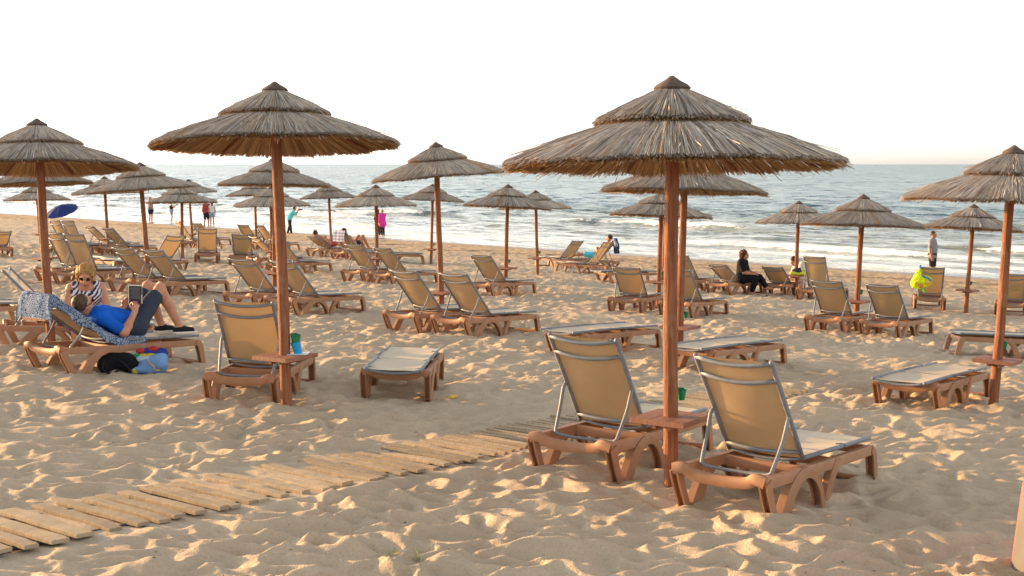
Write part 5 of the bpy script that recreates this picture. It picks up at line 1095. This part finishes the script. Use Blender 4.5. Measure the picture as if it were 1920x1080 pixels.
# tufts of grass
M_grass = mat('green_grass', (.16, .22, .03), .7, col2=(.24, .24, .05), scale=30, transl=.3, tcol=(.3, .4, .04))
for (px, py, n_, h_, lab) in ((735, 1048, 26, .085, 'small yellow-green tuft of grass in the near sand, the wider one'), (786, 1052, 12, .11, 'thin upright sprig of grass in the near sand, right of the tuft')):
    x, y, z = onsand(px, py); b = MB(); g = random.Random(px)
    for k2 in range(n_):
        a = g.uniform(0, 6.28); r = g.uniform(0, .035 if n_ > 20 else .012); l_ = h_ * g.uniform(.5, 1.15); le = g.uniform(.1, .5); w_ = .0022
        p0 = Vector((r * math.cos(a), r * math.sin(a), -.02)); d_ = Vector((math.cos(a) * le, math.sin(a) * le, 1)).normalized(); sdv = Vector((-math.sin(a), math.cos(a), 0))
        p1 = p0 + d_ * l_ * .6; p2 = p1 + (d_ + Vector((math.cos(a) * .5, math.sin(a) * .5, -.25))).normalized() * l_ * .45
        b.add([p0 - sdv * w_, p0 + sdv * w_, p1 + sdv * w_ * .8, p1 - sdv * w_ * .8, p2], [(0, 1, 2, 3), (3, 2, 4)])
    o = obj('grass_tuft', b.build('grass_tuft', M_grass), loc=(x, y, z)); tag(o, lab, 'grass')
x, y, z = onsand(850, 746)
o = obj('plastic_scrap', sdf_mesh('plastic_scrap', [cone('b', (-.02, 0, .012), (.025, .01, .02), .018, .014)], .006, mat('yellow_plastic', (.70, .55, .05), .5), 0, (), .006, 30, 110), loc=(x, y, z)); tag(o, 'yellow scrap of plastic on the sand right of the flat lounger', 'litter')
# painted board lying along the right edge, its orange-red side lengthened out of view
pxw, pyw = 2.70, 7.10
bd = empty('painted_board', M=Matrix.Translation((pxw, pyw, G(pxw, pyw))) @ Matrix.Rotation(rad(4), 4, 'Z') @ Matrix.Rotation(rad(6), 4, 'Y'))
tag(bd, 'pale grey board with orange-red edge, its red side lengthened out of view to bounce light, cut by the bottom right corner', 'board')
b = MB(); b.box((.13, -.80, .16), (.22, 1.6, .66), bev=.02); obj('red_bounce_side', smooth_by_angle(b.build('red_bounce_side', mat('orange_red_paint', (.62, .10, .035), .5, var=.1)), 30), bd)  # red body runs on out of view, added to bounce red onto the sand
b = MB(); b.box((.016, -.34, .20), (.016, .62, .62), bev=.005); obj('face', smooth_by_angle(b.build('face', mat('pale_grey_paint', (.13, .128, .12), .7, var=.2, scale=6)), 30), bd)
# shell bits, twigs and pebbles on the near sand
b = MB(); g = random.Random(5); M_bits = [mat('shell_bits', (.66, .60, .52), .6, var=.3, scale=40), mat('twig_bits', (.10, .06, .035), .8, var=.4, scale=40)]
for mi, (n_, nm, lab) in enumerate(((420, 'shell_fragments', 'tiny pale shell fragments strewn over the sand'), (130, 'twig_fragments', 'tiny dark twigs and seaweed crumbs strewn over the sand'))):
    b = MB()
    for k2 in range(n_):
        yy = 6.2 + 16 * g.random() ** 1.8; xx = g.uniform(-.46, .46) * yy; zz = float(sand_z(xx, yy)); r = g.uniform(.003, .007); a = g.uniform(0, 6.28)
        if mi == 0:
            b.add([(xx + r * math.cos(a + t), yy + r * .7 * math.sin(a + t), zz + .001) for t in (0, 1.6, 3.1, 4.7)] + [(xx, yy, zz + r * .7)], [(0, 1, 4), (1, 2, 4), (2, 3, 4), (3, 0, 4), (3, 2, 1, 0)])
        else:
            l_ = g.uniform(.008, .03); b.tube([(xx, yy, zz + .003), (xx + l_ * math.cos(a) * .5, yy + l_ * math.sin(a) * .5, zz + .008), (xx + l_ * math.cos(a + .4), yy + l_ * math.sin(a + .4), zz + .004)], g.uniform(.001, .0025), 4)
    o = obj(nm, b.build(nm, M_bits[mi])); tag(o, lab, None, None, 'stuff')
